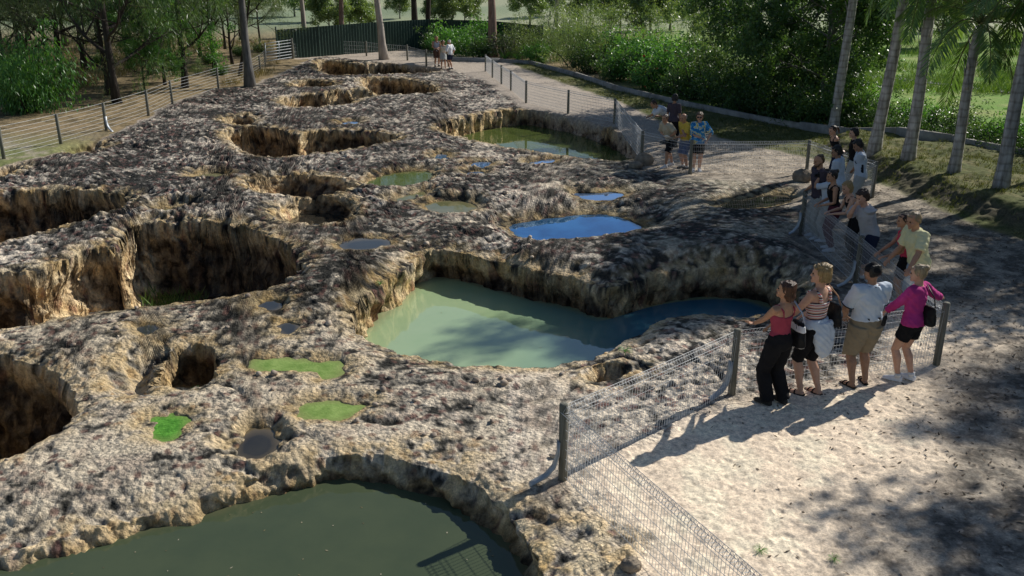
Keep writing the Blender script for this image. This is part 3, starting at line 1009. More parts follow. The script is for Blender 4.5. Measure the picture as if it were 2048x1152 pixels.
# low concrete edging between the lawn and the shrubs
KE = [ground(*q) for q in [(880, 122), (1000, 124), (1060, 128), (1150, 152), (1225, 178), (1300, 196), (1400, 218), (1500, 238), (1600, 258), (1690, 274), (1790, 292), (1900, 310), (2048, 334), (2300, 380)]]
M_CONC = mat_noise('old_concrete', (.20, .19, .18), (.36, .35, .33), 3, .9, .3)
kerb = empty('concrete_edging', KE[3])
tag(kerb, 'low pale concrete edging between the lawn and the dark shrubs', 'edging')
for i in range(len(KE) - 1):
    a, b = KE[i], KE[i + 1]
    za, zb = max(0, gz(*a[:2])), max(0, gz(*b[:2]))
    d = b - a
    L_ = np.linalg.norm(d[:2])
    nn = np.array([-d[1], d[0], 0]) / L_ * .09
    e = d / L_ * .01
    h = .22 + random.uniform(-.03, .03)
    v = []
    for p, zz in ((a + e, za), (b - e, zb)):
        for s_ in (-1, 1):
            v += [[p[0] + nn[0] * s_, p[1] + nn[1] * s_, zz - .2], [p[0] + nn[0] * s_ * .85, p[1] + nn[1] * s_ * .85, zz + h]]
    kid(MB().add(v, [(0, 1, 5, 4), (2, 6, 7, 3), (1, 3, 7, 5), (0, 2, 3, 1), (4, 5, 7, 6), (0, 4, 6, 2)]).build('block', M_CONC, kerb, smooth=False), kerb)

# boulders
M_BOULD = mat_noise('boulder_stone', (.16, .13, .10), (.36, .30, .23), 6, .9, .6, dist=.05)


def boulder(name, px, py, size, label, seed):
    p = v3(ground(px, py))
    b = MB()
    b.ball((0, 0, 0), 1, 28, 18)
    v = b.v[0]
    n = fbm(v[:, 0] * 1.3 + seed + v[:, 2], v[:, 1] * 1.3 - v[:, 2] * .7, 3, seed) * .3 + fbm(v[:, 0] * 5 + v[:, 2] * 3, v[:, 1] * 5, 2, seed + 1) * .08
    b.v[0] = v * (1 + n)[:, None] * np.array(size)
    o = b.build(name, M_BOULD)
    o.location = (p[0], p[1], p[2] + size[2] * .6)
    tag(o, label, 'boulder')


boulder('boulder', 1604, 362, (.27, .2, .2), 'round tan boulder at the foot of the post beside the man in the dark t-shirt', 3)
boulder('boulder', 1262, 1142, (.10, .08, .07), 'small pinkish rock under the wire mesh at the bottom edge', 5)
boulder('boulder', 1288, 328, (.28, .22, .22), 'larger dark rock below the fence corner by the back right pool', 8)
boulder('boulder', 1272, 332, (.2, .17, .13), 'smaller mossy rock below the fence corner by the back right pool', 12)
# ================================================================== PEOPLE
SKINS = {'fair': ((.50, .28, .19), (.58, .34, .24)), 'tan': ((.40, .21, .13), (.48, .27, .17)), 'olive': ((.30, .165, .10), (.38, .21, .135)), 'dark': ((.16, .09, .06), (.21, .12, .08))}
HAIRS = {'dark_brown': ((.018, .010, .007), (.05, .026, .016)), 'black': ((.006, .005, .005), (.02, .016, .014)), 'brown': ((.05, .028, .014), (.13, .075, .035)),
         'blonde': ((.20, .125, .05), (.42, .29, .13)), 'sandy': ((.22, .15, .08), (.42, .32, .19)), 'grey': ((.20, .19, .18), (.42, .40, .38)), 'white': ((.5, .48, .45), (.68, .66, .62)),
         'auburn': ((.035, .014, .008), (.10, .04, .02))}
PENDING = []


def skin_mat(k):
    return mat_noise('skin_' + k, *SKINS[k], 18, .5, .08, .35, dist=.004)


def hair_mat(k):
    return mat_noise('hair_' + k, *HAIRS[k], 45, .42, .7, .4, stretch=(1.6, 1.6, .22), dist=.012)


def cloth(name, c, c2=None, rough=.85, scale=6):
    c2 = c2 or tuple(min(.9, x * 1.18 + .004) for x in c)
    return mat_noise('cloth_' + name, c, c2, scale, rough, .25, .15, bscale=70, dist=.004)


def striped(name, cols, freq, axis='Z'):
    if name in _simple:
        return _simple[name]
    m, nt = new_mat(name)
    L = nt.links.new
    b, o = principled(nt, .85, .15)
    tc = N(nt, 'ShaderNodeTexCoord')
    sp = N(nt, 'ShaderNodeSeparateXYZ')
    L(tc.outputs['Object'], sp.inputs[0])
    mu = N(nt, 'ShaderNodeMath', operation='MULTIPLY', i_1=freq)
    L(sp.outputs[axis], mu.inputs[0])
    fr = N(nt, 'ShaderNodeMath', operation='FRACT')
    L(mu.outputs[0], fr.inputs[0])
    r = ramp(nt, [(i / len(cols), c) for i, c in enumerate(cols)])
    r.color_ramp.interpolation = 'CONSTANT'
    L(fr.outputs[0], r.inputs[0])
    L(r.outputs[0], b.inputs['Base Color'])
    _simple[name] = m
    return m


def floral(name):
    if name in _simple:
        return _simple[name]
    m, nt = new_mat(name)
    L = nt.links.new
    b, o = principled(nt, .8, .2)
    tc = N(nt, 'ShaderNodeTexCoord')
    v = N(nt, 'ShaderNodeTexNoise', i_Scale=9.0, i_Detail=3.0)
    L(tc.outputs['Object'], v.inputs['Vector'])
    r = ramp(nt, [(0, (.02, .16, .42)), (.46, (.05, .30, .60)), (.54, (.62, .66, .52)), (.6, (.60, .46, .10)), (.68, (.04, .22, .5))])
    r.color_ramp.interpolation = 'CONSTANT'
    L(v.outputs[0], r.inputs[0])
    L(r.outputs[0], b.inputs['Base Color'])
    _simple[name] = m
    return m


def unit(v):
    v = np.asarray(v, float)
    return v / (np.linalg.norm(v) + 1e-9)


def rot(axis, a):
    return np.array(Matrix.Rotation(a, 3, axis))


def pend(mb, name, mat, parent, voxel, smooth=3, wrinkle=0.0, wfreq=14, hairy=False):
    o = mb.build(name, mat, parent)
    m = o.modifiers.new('union', 'REMESH')
    m.mode = 'VOXEL'
    m.voxel_size = voxel
    m.use_smooth_shade = True
    s = o.modifiers.new('soft', 'SMOOTH')
    s.iterations = smooth
    s.factor = .5
    PENDING.append((o, wrinkle, wfreq, hairy))
    return o


def flush_pending():
    dg = bpy.context.evaluated_depsgraph_get()
    new = [(o, bpy.data.meshes.new_from_object(o.evaluated_get(dg)), w, f, hh) for o, w, f, hh in PENDING]
    for o, me, w, fq, hh in new:
        old = o.data
        o.modifiers.clear()
        o.data = me
        nm = old.name
        bpy.data.meshes.remove(old)
        me.name = nm
        k = len(me.vertices)
        if w and k:
            co = np.empty(k * 3, np.float32)
            no = np.empty(k * 3, np.float32)
            me.vertices.foreach_get('co', co)
            me.vertex_normals.foreach_get('vector', no)
            co, no = co.reshape(-1, 3), no.reshape(-1, 3)
            sd = hash(o.name) % 97
            x, y, z = co.T
            if hh:
                n = vnoise(x * fq + z * fq * .3 + sd, y * fq + z * fq * .25, sd) + .6 * vnoise(x * fq * 2.3, z * fq * 1.2 + y * fq * 2, sd + 1)
            else:
                n = 1 - 2 * np.abs(vnoise(x * fq * .8 + z * fq * .55 + sd, y * fq * .8 - z * fq * .6, sd)) + .5 * vnoise(z * fq * 1.4 + x * fq * .4, y * fq + x * fq * .5, sd + 1)
            co = co + no * (n * w)[:, None]
            me.vertices.foreach_set('co', co.ravel())
            me.update()
    PENDING.clear()


def ik(S, T, l1, l2, hint):
    S, T = np.asarray(S, float), np.asarray(T, float)
    d = T - S
    L_ = np.linalg.norm(d)
    L2 = min(L_, (l1 + l2) * .995)
    T = S + d / (L_ + 1e-9) * L2
    a = (l1 * l1 - l2 * l2 + L2 * L2) / (2 * L2)
    hgt = math.sqrt(max(l1 * l1 - a * a, 0))
    u = d / (L_ + 1e-9)
    p = np.asarray(hint, float)
    p = unit(p - u * np.dot(p, u))
    return S + u * a + p * hgt, T


HEAD_RINGS = [(0, .17, .33, -.02), (.05, .23, .42, -.10), (.12, .28, .45, -.17), (.22, .325, .455, -.25), (.35, .355, .445, -.36), (.5, .38, .43, -.43), (.65, .39, .435, -.47), (.8, .36, .39, -.44), (.9, .28, .29, -.35), (.97, .16, .15, -.22), (1.0, .05, .02, -.09)]


def hand(mb, W, d, n, h, side, curl=.5, grip=False):
    """palm and five fingers from wrist W along d, palm normal n; side = direction of the thumb"""
    d, n = unit(d), unit(n)
    n = unit(n - d * np.dot(n, d))
    s = np.cross(d, n)
    if np.dot(s, side) < 0:
        s = -s
    k = h / 1.7
    K = W + d * .088 * k
    mb.tube([W - d * .01, W + d * .03 * k, K], [(.026 * k, .017 * k), (.036 * k, .016 * k), (.040 * k, .012 * k)], 10, ref=s)
    lens = [.068, .078, .073, .056]
    for i in range(4):
        off = (1.5 - i) * .0205 * k
        p = K - d * .008 + s * off
        dd = unit(d + s * (1.5 - i) * .05)
        pts = [p]
        c = (curl + .08 * i) * (1.9 if grip else 1)
        for j, fr in enumerate((.45, .32, .23)):
            ca, sa = math.cos(c * (.45 + .3 * j)), math.sin(c * (.45 + .3 * j))
            dd2 = unit(dd * ca + n * sa)
            pts.append(pts[-1] + dd2 * lens[i] * fr * k)
            dd = dd2
        mb.tube(pts, [.0092 * k, .0088 * k, .0082 * k, .0066 * k], 7)
    T0 = W + d * .028 * k + s * .026 * k
    T1 = T0 + unit(d * .7 + s * .75 + n * .2) * .04 * k
    T2 = T1 + unit(d + s * .25 + n * .35) * .03 * k
    mb.tube([T0 - s * .015, T0, T1, T2], [.012 * k, .0125 * k, .0105 * k, .008 * k], 7)


def person(sp):
    h = sp['h']
    if 'fy' in sp:                      # height from the pixel rows of the feet and of the head's top
        l0 = math.radians(sp.get('lean', 0))
        by = ground(1024, sp['fy'])[1]
        hy0 = by + sp['face'][1] * math.sin(l0) * .42 * 1.7
        a = math.atan2(576 - sp['head'][1], FPX) - PITCH
        h = min(1.92, max(1.52, (CAM_H + hy0 * math.tan(a)) / (.53 + .47 * math.cos(l0))))
        sp['h'] = h
    fem = sp.get('f', False)
    bulk = sp.get('bulk', 1.0)
    lean, twist = math.radians(sp.get('lean', 0)), math.radians(sp.get('twist', 0))
    f = sp['face']
    rz = math.atan2(-f[0], f[1])
    Pel = np.array([0, sp.get('pel', 0) * h, .53 * h])

    def U(p, k=1.0):
        q = rot('Z', twist * k) @ (rot('X', -lean * k) @ (np.asarray(p, float) - [0, 0, .53 * h]))
        return Pel + q

    # ---- head frame
    Nk = U([0, 0, .835 * h])
    hy, hp = math.radians(sp.get('hyaw', 0)), math.radians(sp.get('hpitch', 5))
    Rh = rot('Z', twist + hy) @ rot('X', -hp) @ rot('Y', math.radians(sp.get('hroll', 0)))
    nd = unit(U([0, 0, .9 * h]) - Nk)
    nd = unit(nd + np.array([0, .15, .55]))
    hh = .133 * h
    HB = Nk + nd * .038 * h          # chin height point

    def Hd(p):
        return HB + Rh @ (np.asarray(p, float) * hh)
    top_local = Hd([0, 0, 1.0])
    # ---- stand on the ground under the pixel of the head's top
    cz, sz = math.cos(rz), math.sin(rz)
    R2 = np.array([[cz, -sz, 0], [sz, cz, 0], [0, 0, 1]])
    base = np.array([0., 0, 0])
    for _ in range(3):
        g = ground(sp['head'][0], sp['head'][1], base[2] + top_local[2])
        base = g - R2 @ top_local
        base[2] = gz(base[0], base[1])
    root = empty('person', base, rz)
    tag(root, sp['label'], 'person', sp.get('group'))

    def toloc(w):
        return R2.T @ (np.asarray(w, float) - base)

    sk = skin_mat(sp.get('skin', 'fair'))
    body = MB()
    # torso rings (fraction of height, half width, half depth, forward offset)
    if fem:
        rings = [(.475, .072, .058, 0), (.50, .098, .066, -.004), (.53, .104, .068, -.006), (.57, .094, .060, 0), (.615, .074, .050, .004), (.66, .077, .052, .004), (.71, .086, .064, .010), (.745, .088, .066, .010), (.785, .090, .052, 0), (.812, .082, .043, -.003), (.832, .05, .036, -.003), (.845, .03, .03, 0)]
    else:
        rings = [(.475, .070, .058, 0), (.50, .090, .064, 0), (.53, .094, .066, 0), (.57, .090, .064, .002), (.615, .086, .062, .004), (.66, .090, .064, .004), (.71, .099, .068, .003), (.75, .105, .067, .002), (.785, .106, .058, -.002), (.812, .094, .047, -.004), (.832, .056, .040, -.003), (.845, .034, .034, 0)]
    kk = lambda z: min(1, max(0, (z - .50) / .10))

    def torso(mb, e, z0, z1, flare=0, bk=bulk):
        rr = [r for r in rings if z0 - 1e-6 <= r[0] <= z1 + 1e-6]

        def interp(z):
            zs = [r[0] for r in rings]
            return tuple(np.interp(z, zs, [r[j] for r in rings]) for j in range(4))
        rr = [interp(z0)] + [r for r in rr if z0 + .006 < r[0] < z1 - .006] + [interp(z1)]
        pts, rad = [], []
        for i, r in enumerate(rr):
            bb = 1 + (bk - 1) * (1 if r[0] < .76 else .4)
            fl = flare * max(0, (.62 - r[0]) / .14)
            pts.append(U([0, r[3] * h + (bb - 1) * .03 * h, r[0] * h], kk(r[0])))
            rad.append((r[1] * h * bb + e + fl, r[2] * h * bb + e + fl))
        mb.tube(pts, rad, 20, ref=rot('Z', twist) @ np.array([1, 0, 0]))
    torso(body, 0, .475, .845)
    body.tube([U([0, -.004 * h, .80 * h]), Nk, HB + Rh @ np.array([0, -.02 * hh, .12 * hh])], [(.045 * h, .036 * h), (.033 * h, .034 * h), (.031 * h, .034 * h)], 14)
    # head
    pts, rad = [], []
    for t, w, fr, bk in HEAD_RINGS:
        pts.append(Hd([0, (fr + bk) / 2, t]))
        rad.append((w * hh, (fr - bk) / 2 * hh))
    body.tube(pts, rad, 22, ref=Rh @ np.array([1, 0, 0]))
    body.tube([Hd([0, .40, .56]), Hd([0, .47, .46]), Hd([0, .53, .36]), Hd([0, .44, .32])], [.035 * hh, .05 * hh, .07 * hh, .05 * hh], 8)
    body.tube([Hd([-.2, .36, .60]), Hd([0, .43, .60]), Hd([.2, .36, .60])], .05 * hh, 8)
    body.ball(Hd([0, .41, .06]), (.11 * hh,) * 3, 10, 6)
    body.ball(Hd([0, .43, .225]), (.10 * hh, .06 * hh, .05 * hh), 10, 6)
    for s in (-1, 1):
        body.ball(Hd([s * .39, -.03, .44]), (.045 * hh, .09 * hh, .14 * hh), 8, 6)
        body.ball(Hd([s * .2, .33, .36]), (.12 * hh, .1 * hh, .1 * hh), 8, 6)
    # arms
    sw = (.100 if fem else .118) * h
    arms = []
    armt = (.9 if fem else 1.08) * (1 + (bulk - 1) * .5)
    for s, key in ((-1, 'L'), (1, 'R')):
        S = U([s * sw, -.004 * h, .805 * h])
        t = sp.get('hand' + key, ('l', s * .135, .02, .44))
        if t[0] == 'w':
            T = toloc(t[1])
        elif t[0] == 'u':
            T = U([t[1] * h, t[2] * h, t[3] * h])
        elif t[0] == 'head':
            T = Hd([t[1], t[2], t[3]])
        else:
            T = np.array(t[1:4]) * h
        hint = sp.get('elbow' + key, (s * .6, -.8, -.35))
        E, W = ik(S, T, .176 * h, .152 * h, hint)
        hd = sp.get('hdir' + key)
        d = unit(W - E) if hd is None else unit(hd)
        n = sp.get('palm' + key, None)
        if n is None:
            n = np.array([-s, .2, 0]) if abs(d[2]) > .7 else np.array([0, 0, -1.])
        arms.append((S, E, W, s))
        up = .030 * h * armt
        body.tube([U([s * sw * .55, -.002 * h, .80 * h]), S, S * .55 + E * .45, E, E * .72 + W * .28, W], [.034 * h * armt, .034 * h * armt, up, .0225 * h * armt, .0235 * h * armt, .0155 * h * armt], 12)
        hand(body, W, d, n, h, np.array([-s, .5, .3]) if abs(d[2]) > .7 else np.array([-s, 0, .3]), sp.get('curl', .5), sp.get('grip' + key, False))
    # legs
    legs = []
    feet = sp.get('feet', [(-.065, .0, 10), (.065, -.01, -12)])
    legt = (1.0 if fem else 1.02) * (1 + (bulk - 1) * .5)
    for s, ft in zip((-1, 1), feet):
        Hp = Pel + np.array([s * .052 * h, 0, -.03 * h])
        An = np.array([ft[0] * h, ft[1] * h, .047 * h + (ft[3] * h if len(ft) > 3 else 0)])
        Kn, An = ik(Hp, An, .245 * h, .232 * h, (s * .05, 1, 0))
        legs.append((Hp, Kn, An, ft, s))
        c = unit(np.cross(An - Kn, [1, 0, 0]))
        calf = Kn * .68 + An * .32 - np.array([0, .010 * h, 0])
        body.tube([Hp + [0, 0, .03 * h], Hp * .7 + Kn * .3, Kn * .9 + Hp * .1, Kn, calf, Kn * .25 + An * .75, An, An - [0, 0, .02 * h]],
                  [.056 * h * legt, .051 * h * legt, .034 * h * legt, .0315 * h * legt, .034 * h * legt, .023 * h * legt, .0195 * h * legt, .02 * h], 14)
        fy = math.radians(ft[2])
        fd = np.array([math.sin(-fy), math.cos(fy), 0])
        A0 = An - [0, 0, .047 * h]
        body.tube([A0 - fd * .028 * h + [0, 0, .016 * h], A0 + [0, 0, .022 * h], A0 + fd * .06 * h + [0, 0, .016 * h], A0 + fd * .105 * h + [0, 0, .010 * h]],
                  [(.018 * h, .015 * h), (.021 * h, .022 * h), (.026 * h, .015 * h), (.021 * h, .009 * h)], 10, ref=np.array([fd[1], -fd[0], 0]))
    lod = sp.get('voxel', .009)
    pend(body, 'body', sk, root, lod, 3)
    # eyes and mouth
    for s in (-1, 1):
        MB().ball(Hd([s * .165, .395, .505]), .055 * hh, 8, 6).build('eye', mat_noise('eye_dark', (.02, .015, .012), (.05, .04, .03), 5, .2, 0), root)
    MB().ball(Hd([0, .465, .215]), (.13 * hh, .035 * hh, .028 * hh), 10, 6).build('mouth', mat_noise('lips', (.33, .12, .10), (.4, .15, .13), 9, .5, 0), root)
    # ---- hair
    st = sp.get('hair', ('short', 'brown'))
    if st[0] != 'none':
        hb = MB()
        e = {'short': .035, 'bald': .012, 'crop': .02, 'curly': .11, 'bob': .075, 'long': .07, 'pony': .045, 'bun': .05, 'mop': .08}[st[0]]
        low = {'short': .22, 'bald': .25, 'crop': .28}.get(st[0], .2)
        # skull cap above the hairline
        tt = [(.60, .06, -.46), (.70, .17, -.47), (.8, .30, -.455), (.88, .30, -.39), (.95, .20, -.28), (1.0, .07, -.13)] if st[0] != 'bald' else []
        pts, rad = [], []
        for t, fr, bk in [(low, -.06, -.29), (.38, -.04, -.40), (.5, .0, -.45)] + tt + ([(.62, -.12, -.47), (.7, -.2, -.44)] if st[0] == 'bald' else []):
            w = np.interp(t, [r[0] for r in HEAD_RINGS], [r[1] for r in HEAD_RINGS])
            fr2 = fr + (e * .6 if t > .58 else 0)
            pts.append(Hd([0, (fr2 + bk - e) / 2, t + (e * .9 if t > .9 else 0)]))
            rad.append(((w + e) * hh, (fr2 - bk + e) / 2 * hh))
        if st[0] != 'bald':
            rad[-1] = (rad[-1][0] * .85, rad[-1][1] * .85)
            pts.append(Hd([0, -.05, 1.03 + e * 1.1]))
            rad.append((.05 * hh, .05 * hh))
        hb.tube(pts, rad, 18, ref=Rh @ np.array([1, 0, 0]))
        if st[0] in ('short', 'mop', 'curly', 'bob', 'long', 'pony', 'bun'):
            for s in (-1, 1):
                hb.tube([Hd([s * .36, .12, .78]), Hd([s * .40, .06, .55]), Hd([s * .40, -.06, .38])], [.09 * hh, .06 * hh, .05 * hh], 8)
            hb.tube([Hd([-.29, .24, .80]), Hd([-.12, .36, .88]), Hd([.12, .36, .88]), Hd([.29, .24, .80])], (.07 if st[0] in ('mop', 'curly') else .045) * hh, 8)
        if st[0] in ('curly', 'bob', 'long', 'mop'):
            Ln = {'curly': -.02, 'bob': -.12, 'long': -.55, 'mop': .12}[st[0]]
            pts, rad = [], []
            for i in range(6):
                t = .75 + (Ln - .75) * i / 5
                wd = .42 + (.05 if st[0] == 'curly' else .0) - (.12 * max(0, (.2 - t)) if st[0] == 'long' else 0)
                cy = -.20 - .05 * max(0, .3 - t)
                pts.append(Hd([0, cy, .75]) + (Hd([0, 0, t]) - Hd([0, 0, .75])) * (.35 if t < 0 else 1) + (np.array([0, 0, (t - max(t, 0)) * hh * .7]) if t < 0 else 0))
                rad.append(((wd + e * .4) * hh * (.8 if i == 5 else 1), (.30 + e * .3) * hh * (.7 if i == 5 else 1)))
            hb.tube(pts, rad, 16, ref=Rh @ np.array([1, 0, 0]))
        if st[0] == 'pony':
            hb.ball(Hd([0, -.52, .62]), .14 * hh, 8, 6)
            hb.tube([Hd([0, -.52, .62]), Hd([0, -.72, .55]), Hd([0, -.78, .2]), Hd([0, -.72, -.25])], [.1 * hh, .14 * hh, .14 * hh, .05 * hh], 10)
        if st[0] == 'bun':
            hb.ball(Hd([0, -.45, .85]), (.24 * hh, .2 * hh, .2 * hh), 10, 8)
        pend(hb, 'hair', hair_mat(st[1]), root, .010, 1, {'curly': .012, 'long': .007, 'bob': .008, 'mop': .009}.get(st[0], .004), {'curly': 34}.get(st[0], 26), True)
    if sp.get('beard'):
        bb = MB()
        bb.tube([Hd([-.36, .05, .32]), Hd([-.28, .28, .12]), Hd([0, .43, .06]), Hd([.28, .28, .12]), Hd([.36, .05, .32])], [.05 * hh, .09 * hh, .11 * hh, .09 * hh, .05 * hh], 8)
        pend(bb, 'beard', hair_mat(sp['beard']), root, .010, 1, .002, 40, True)
    if sp.get('cap'):
        cm = cloth('cap_black', (.008, .009, .012))
        cb = MB()
        pts, rad = [], []
        for t, fr, bk in [(.52, .44, -.47), (.65, .46, -.50), (.8, .42, -.48), (.93, .31, -.38), (1.02, .1, -.16)]:
            w = np.interp(t, [r[0] for r in HEAD_RINGS], [r[1] for r in HEAD_RINGS])
            pts.append(Hd([0, (fr + bk) / 2, t + .03]))
            rad.append(((w + .05) * hh, (fr - bk) / 2 * hh))
        cb.tube(pts, rad, 18, ref=Rh @ np.array([1, 0, 0]))
        cb.tube([Hd([0, -.03, .93]), Hd([0, -.03, 1.06]), Hd([0, -.03, 1.11])], [.30 * hh, .17 * hh, .04 * hh], 14)
        cb.tube([Hd([0, .34, .62]), Hd([0, .55, .60]), Hd([0, .78, .55])], [(.33 * hh, .03 * hh), (.31 * hh, .03 * hh), (.16 * hh, .02 * hh)], 14, ref=Rh @ np.array([1, 0, 0]))
        pend(cb, 'cap', cm, root, .009, 1)
    if sp.get('glasses'):
        gb_ = MB()
        for s in (-1, 1):
            gb_.ball(Hd([s * .17, .46, .50]), (.15 * hh, .03 * hh, .12 * hh), 10, 6)
            gb_.tube([Hd([s * .33, .40, .53]), Hd([s * .41, .0, .52])], .018 * hh, 6)
        gb_.tube([Hd([-.08, .47, .53]), Hd([.08, .47, .53])], .02 * hh, 6)
        gb_.build('sunglasses', mat_noise('dark_lens', (.006, .006, .007), (.01, .01, .012), 4, .15, 0, .6), root)
    # ---- top
    tp = sp.get('top')
    if tp:
        m, slv, hem = tp['mat'], tp.get('sleeve', 'short'), tp.get('hem', .50)
        b = MB()
        loose = tp.get('loose', .012)
        if slv == 'strap':
            torso(b, .008, hem, .755, bk=bulk)
            for s in (-1, 1):
                b.tube([U([s * .055 * h, .066 * h * bulk, .742 * h]), U([s * .06 * h, .050 * h, .80 * h]), U([s * .06 * h, .0, .832 * h]), U([s * .06 * h, -.050 * h, .795 * h]), U([s * .055 * h, -.056 * h, .745 * h])], .010 if not tp.get('wide') else .02, 8)
        elif slv == 'tank':
            torso(b, .008, hem, .77, bk=bulk)
            for s in (-1, 1):
                b.tube([U([s * .06 * h, .060 * h * bulk, .75 * h]), U([s * .066 * h, .046 * h, .805 * h]), U([s * .066 * h, .0, .83 * h]), U([s * .064 * h, -.048 * h, .80 * h]), U([s * .06 * h, -.054 * h, .755 * h])], [(.03, .014)] * 5, 8)
        else:
            torso(b, loose, hem, .835, tp.get('flare', .012), bk=bulk)
            fr = {'none': .18, 'short': .82, 'half': 1.05, 'long': 1.95}[slv]
            for S, E, W, s in arms:
                e2 = loose * (.9 if slv == 'long' else 1.25)
                pts = [U([s * sw * .5, -.002 * h, .80 * h]), S + [0, 0, .004]]
                rad = [.040 * h + e2, .035 * h * armt + e2]
                for q in (.35, .7, 1.0, 1.3, 1.6, 1.95):
                    if q > fr:
                        q = fr
                    pts.append(S + (E - S) * q if q <= 1 else E + (W - E) * (q - 1))
                    rad.append(np.interp(q, [0, .35, 1, 1.3, 2], [.034, .031, .024, .0245, .017]) * h * armt + e2 + (.008 if q == fr and slv == 'short' else 0))
                    if q >= fr:
                        break
                if np.linalg.norm(pts[-1] - pts[-2]) < 1e-4:
                    pts.pop(), rad.pop()
                b.tube(pts, rad, 12)
            if tp.get('collar'):
                for s in (-1, 1):
                    b.tube([U([0, -.042 * h, .842 * h]), U([s * .036 * h, -.015 * h, .846 * h]), U([s * .034 * h, .03 * h, .832 * h]), U([s * .012 * h, .052 * h, .805 * h])], [.012, .013, .013, .008], 8)
        pend(b, tp.get('name', 'shirt'), m, root, .010, 2, tp.get('wr', .006), 13)
        for tm in tp.get('trims', []):
            tb = MB()
            if tm[0] == 'cuff':
                for S, E, W, s in arms:
                    q = S + (E - S) * tm[1]
                    e3 = .031 * h * armt + loose * 1.25 + .006
                    MB().tube([q - unit(E - S) * tm[2], q + unit(E - S) * tm[2]], e3, 16).build(tm[3], tm[-1], root)
                continue
            if tm[0] == 'side':
                for s in (-1, 1):
                    tb = MB()
                    if s == 1:
                        pass
                    tb.tube([U([s * .100 * h * bulk, -.008 * h, .50 * h], kk(.5)), U([s * .094 * h * bulk, -.008 * h, .62 * h]), U([s * .103 * h * bulk, -.008 * h, .745 * h])], [(.018, .04)] * 3, 10, ref=np.array([1, 0, 0]))
                    tb.build(tm[1], tm[-1], root)
                continue
            if tm[0] == 'collarline':
                tb.tube([U([.05 * h * math.cos(a), .046 * h * math.sin(a) - .004 * h, .838 * h + .004 * h * math.sin(a)]) for a in np.linspace(0, 2 * math.pi, 17)], .008, 6)
            tb.build(tm[1], tm[-1], root)
    # ---- bottoms
    bt = sp.get('bottom')
    if bt:
        b = MB()
        ln, lo = bt['len'], bt.get('loose', .012)
        torso(b, .010, .472, bt.get('waist', .585), bk=bulk)
        if bt.get('skirt'):
            zc = [(Pel[2] + .01 * h), .5 * h, (.5 - .23 * ln) * h, (.5 - .46 * ln) * h]
            mid = [(legs[0][1] + legs[1][1]) / 2, (legs[0][2] + legs[1][2]) / 2]
            pts = []
            for z in zc:
                t = np.clip((.5 * h - z) / (.23 * h), 0, 1)
                pts.append(np.array([0, Pel[1] * (1 - t) + mid[0][1] * t, z]))
            b.tube(pts, [(.104 * h * bulk + .012, .07 * h * bulk + .012), (.106 * h * bulk + lo, .074 * h + lo), (.11 * h * bulk + lo, .08 * h + lo), (.112 * h * bulk + lo, .085 * h + lo)], 22)
        else:
            for Hp, Kn, An, ft, s in legs:
                path = [Hp + [0, 0, .028 * h], Hp * .7 + Kn * .3, Hp * .35 + Kn * .65, Kn, Kn * .66 + An * .34, Kn * .3 + An * .7, An - [0, 0, .012 * h]]
                q = [0, .15, .325, .5, .67, .85, 1.0]
                base_r = [.057, .052, .042, .034, .034, .026, .023]
                pts, rad = [], []
                for a, pp_, r in zip(q, path, base_r):
                    if a > ln:
                        break
                    pts.append(pp_)
                    fl = lo * (1 + bt.get('flare', 0) * a)
                    rad.append(r * h * legt + fl)
                if len(pts) < 7:
                    k = len(pts)
                    t = (ln - q[k - 1]) / (q[k] - q[k - 1])
                    if t > .05:
                        pts.append(path[k - 1] * (1 - t) + path[k] * t)
                        rad.append(base_r[k - 1] * h * legt + lo * (1 + bt.get('flare', 0) * ln) + .004)
                b.tube(pts, rad, 14)
        pend(b, bt.get('name', 'trousers'), bt['mat'], root, .010, 2, bt.get('wr', .006), 12)
    if sp.get('belt'):
        b = MB()
        torso(b, .020, .572, .592, bk=bulk)
        b.build('belt', sp['belt'], root)
    # cloth tied round the waist, hanging behind
    if sp.get('apron'):
        b = MB()
        torso(b, .022, .545, .605, bk=bulk)
        b.tube([U([.02 * h, -.035 * h, .58 * h]), Pel + np.array([.02 * h, -.06 * h, -.04 * h]), Pel + np.array([.03 * h, -.07 * h, -.13 * h]), Pel + np.array([.05 * h, -.075 * h, -.20 * h])], [(.105 * h, .055 * h), (.115 * h, .05 * h), (.10 * h, .04 * h), (.05 * h, .02 * h)], 16, ref=np.array([1, 0, 0]))
        pend(b, 'waist_jacket', sp['apron'], root, .010, 2, .009, 11)
    # ---- shoes
    sh = sp.get('shoes', ('sandal', cloth('sandal_black', (.012, .011, .011))))
